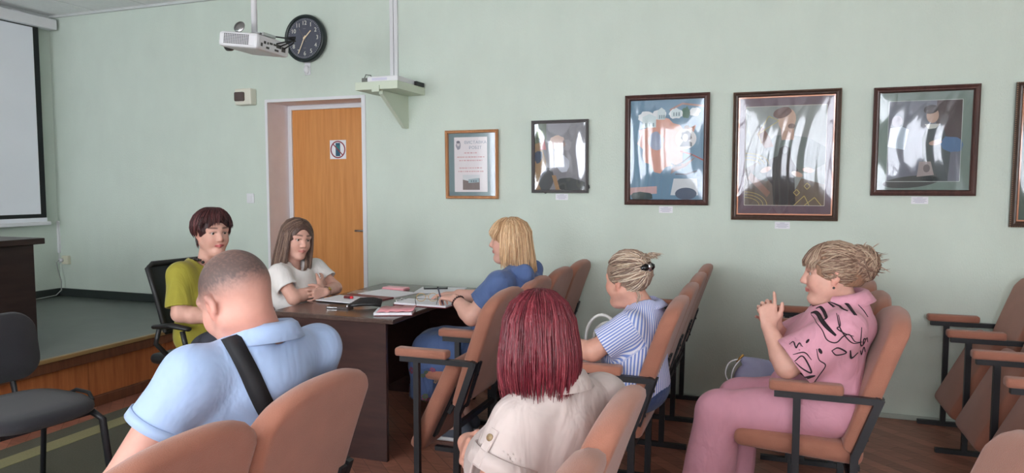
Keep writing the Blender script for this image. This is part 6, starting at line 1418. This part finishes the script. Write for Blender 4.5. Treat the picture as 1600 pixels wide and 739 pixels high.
wear_top(w, 'tee_shirt', M_tee, T, arms, 0.60, 0.060, 0.066, g=0.010, hem=((-2.75, 3.6, 0.50), (0, 0, -1)), bust=0.072, wide=0.96, h=0.0055, wr=0.0028, seed=41, neckr=(0.07, 0.075), ncut=0.045)
trousers(w, 'trousers', M_dtr, T, legs, (0.085, 0.068, 0.055), wr=0.002)
HC = [srgb(104, 80, 70), srgb(84, 62, 54), srgb(124, 98, 84), srgb(140, 114, 98)]
hair_cap(H, w, M_hair, srgb(86, 64, 56), 0.012, (0.124, -0.045, 0.092, 0.078, 0.140), None, [(H.el(-0.045, 0, -0.06, (0.055, 0.078, 0.10)), 0.03)])
pa = []
for i in range(210):
    az = rnd.choice((-1, 1)) * rnd.uniform(70, 180); s_ = 1 if az > 0 else -1; L_ = -0.20 - rnd.uniform(0, 0.03); pa.append((fall(H, az, 0, 0.014, L_, 0.006, 11, 0.017, (s_ * rnd.uniform(8, 40), rnd.uniform(74, 86))), 0.006))
for s_ in (-1, 1):
    for i in range(40): q = rnd.random(); pa.append((comb(H, sph(6 * s_, 48 + 24 * q), sph(s_ * (72 + 14 * q), -2 + 18 * q), 0.013, 0.016, 8), 0.006))
    for i in range(46): pa.append((fall(H, s_ * rnd.uniform(50, 68), rnd.uniform(4, 16), 0.010, -0.15 - 0.03 * rnd.random(), 0.0, 11, 0.016, (8 * s_, rnd.uniform(44, 60))), 0.0055))
    for i in range(22): pa.append((fall(H, s_ * rnd.uniform(62, 78), 14, 0.018, -0.12 - 0.04 * rnd.random(), -0.004, 10, 0.016, (s_ * 6, 64)), 0.0055))
    for i in range(16): y0 = rnd.uniform(0.06, 0.09) * s_; pa.append(([H.w(0.0, y0, -0.05), H.w(0.02, y0, -0.10), H.w(0.035 + rnd.uniform(-0.01, 0.01), y0 * 1.02, -0.16), H.w(0.035, y0 * 0.95, -0.215 + rnd.uniform(-0.01, 0.01))], 0.006))
locks('hair', pa, M_hair, w, HC, 14)
b = MB(); wr_ = A_(-2.497, 3.585, 0.792); el_ = A_(-2.565, 3.795, 0.785); d_ = unit(el_ - wr_); u_ = unit(np.cross(d_, (0, 0, 1))); v_ = np.cross(u_, d_); c_ = wr_ + d_ * 0.018
b.tube([c_ + (u_ * math.cos(t) + v_ * math.sin(t)) * 0.0285 for t in [2 * math.pi * k / 24 for k in range(25)]], 0.004, None, 6, cap=False); wt = b.build('wristwatch', mat('brown_watch_strap', (120, 90, 76), 0.4), w)
fd = unit(A_(0.8, -0.4, 0.5) - d_ * np.dot(A_(0.8, -0.4, 0.5), d_)); b = MB(); b.tube([c_ + fd * 0.026, c_ + fd * 0.036], 0.012, None, 16); b.build('watch_face', M_gold, wt)
for l in legs: shoe(w, (l[2][0] - 0.06, l[2][1], 0.0), (l[2][0] + 0.17, l[2][1], 0.0), M_blackp, M_blackp)

# ================================================================ handbags
hb = thing('handbag', 'white leather handbag with arched handles on the seat by striped blouse woman', 'handbag', (0, 0, 0))
M_wl = mat('white_bag_leather', (224, 222, 220), 0.4, 0.03, 20, 0.2, 20)
f = Field(A_(-1.0, 3.45, 0.42), A_(-0.55, 3.78, 0.75), 0.006); f.put(el((-0.77, 3.61, 0.53), (0.155, 0.06, 0.10)), 0.03); f.put(rc((-0.90, 3.61, 0.475), (-0.64, 3.61, 0.475), 0.035, 0.035, flat=((0, 1, 0), 1.6)), 0.05); f.put(rc((-0.87, 3.60, 0.60), (-0.68, 3.61, 0.625), 0.022, 0.022), 0.05); f.wrinkle(0.006, 4, 50)
P, Fc = f.mesh(); P[:, 2] = np.maximum(P[:, 2], 0.4365); to_obj('bag_body', P, Fc, M_wl, hb)
for y in (3.575, 3.645):
    b = MB(); yo = (y - 3.61) * 0.4; b.tube([(-0.88 + 0.0, y, 0.585)] + [(-0.79 - 0.088 * math.cos(t) + yo, y, 0.625 + (0.135 if y < 3.6 else 0.085) * math.sin(t)) for t in [math.pi * k / 14 for k in range(15)]] + [(-0.705, y, 0.585)], 0.0085, None, 8); b.build('handle', M_wl, hb)
lb = thing('handbag', 'slouchy lilac grey handbag with white cord loop on the seat by pink woman', 'handbag', (0, 0, 0))
M_ll = mat('lilac_leather', (150, 152, 182), 0.45, 0.04, 14, 0.2, 16)
f = Field(A_(-0.26, 3.36, 0.41), A_(0.26, 3.72, 0.70), 0.006); f.put(el((0.0, 3.55, 0.50), (0.135, 0.07, 0.075)), 0.04); f.put(rc((-0.105, 3.53, 0.595), (0.06, 3.54, 0.565), 0.022, 0.03), 0.06); f.put(rc((-0.09, 3.54, 0.50), (0.08, 3.54, 0.50), 0.05, 0.05), 0.05); f.wrinkle(0.006, 9, 40)
P, Fc = f.mesh(); P[:, 2] = np.maximum(P[:, 2], 0.4365); to_obj('bag_body', P, Fc, M_ll, lb)
b = MB(); b.tube(spline([(-0.115, 3.52, 0.60), (-0.165, 3.50, 0.585), (-0.185, 3.50, 0.53), (-0.16, 3.50, 0.475), (-0.125, 3.49, 0.445), (-0.155, 3.495, 0.49), (-0.15, 3.50, 0.55), (-0.118, 3.515, 0.60)], 6), 0.0032, None, 6); b.build('cord_loop', M_white, lb)
b = MB(); b.tube([(-0.125, 3.515, 0.60), (-0.105, 3.51, 0.622)], 0.006, None, 8); b.tube([(-0.135, 3.515, 0.585), (-0.115, 3.51, 0.612)], 0.004, None, 8); b.build('gold_clasp', M_gold, lb)
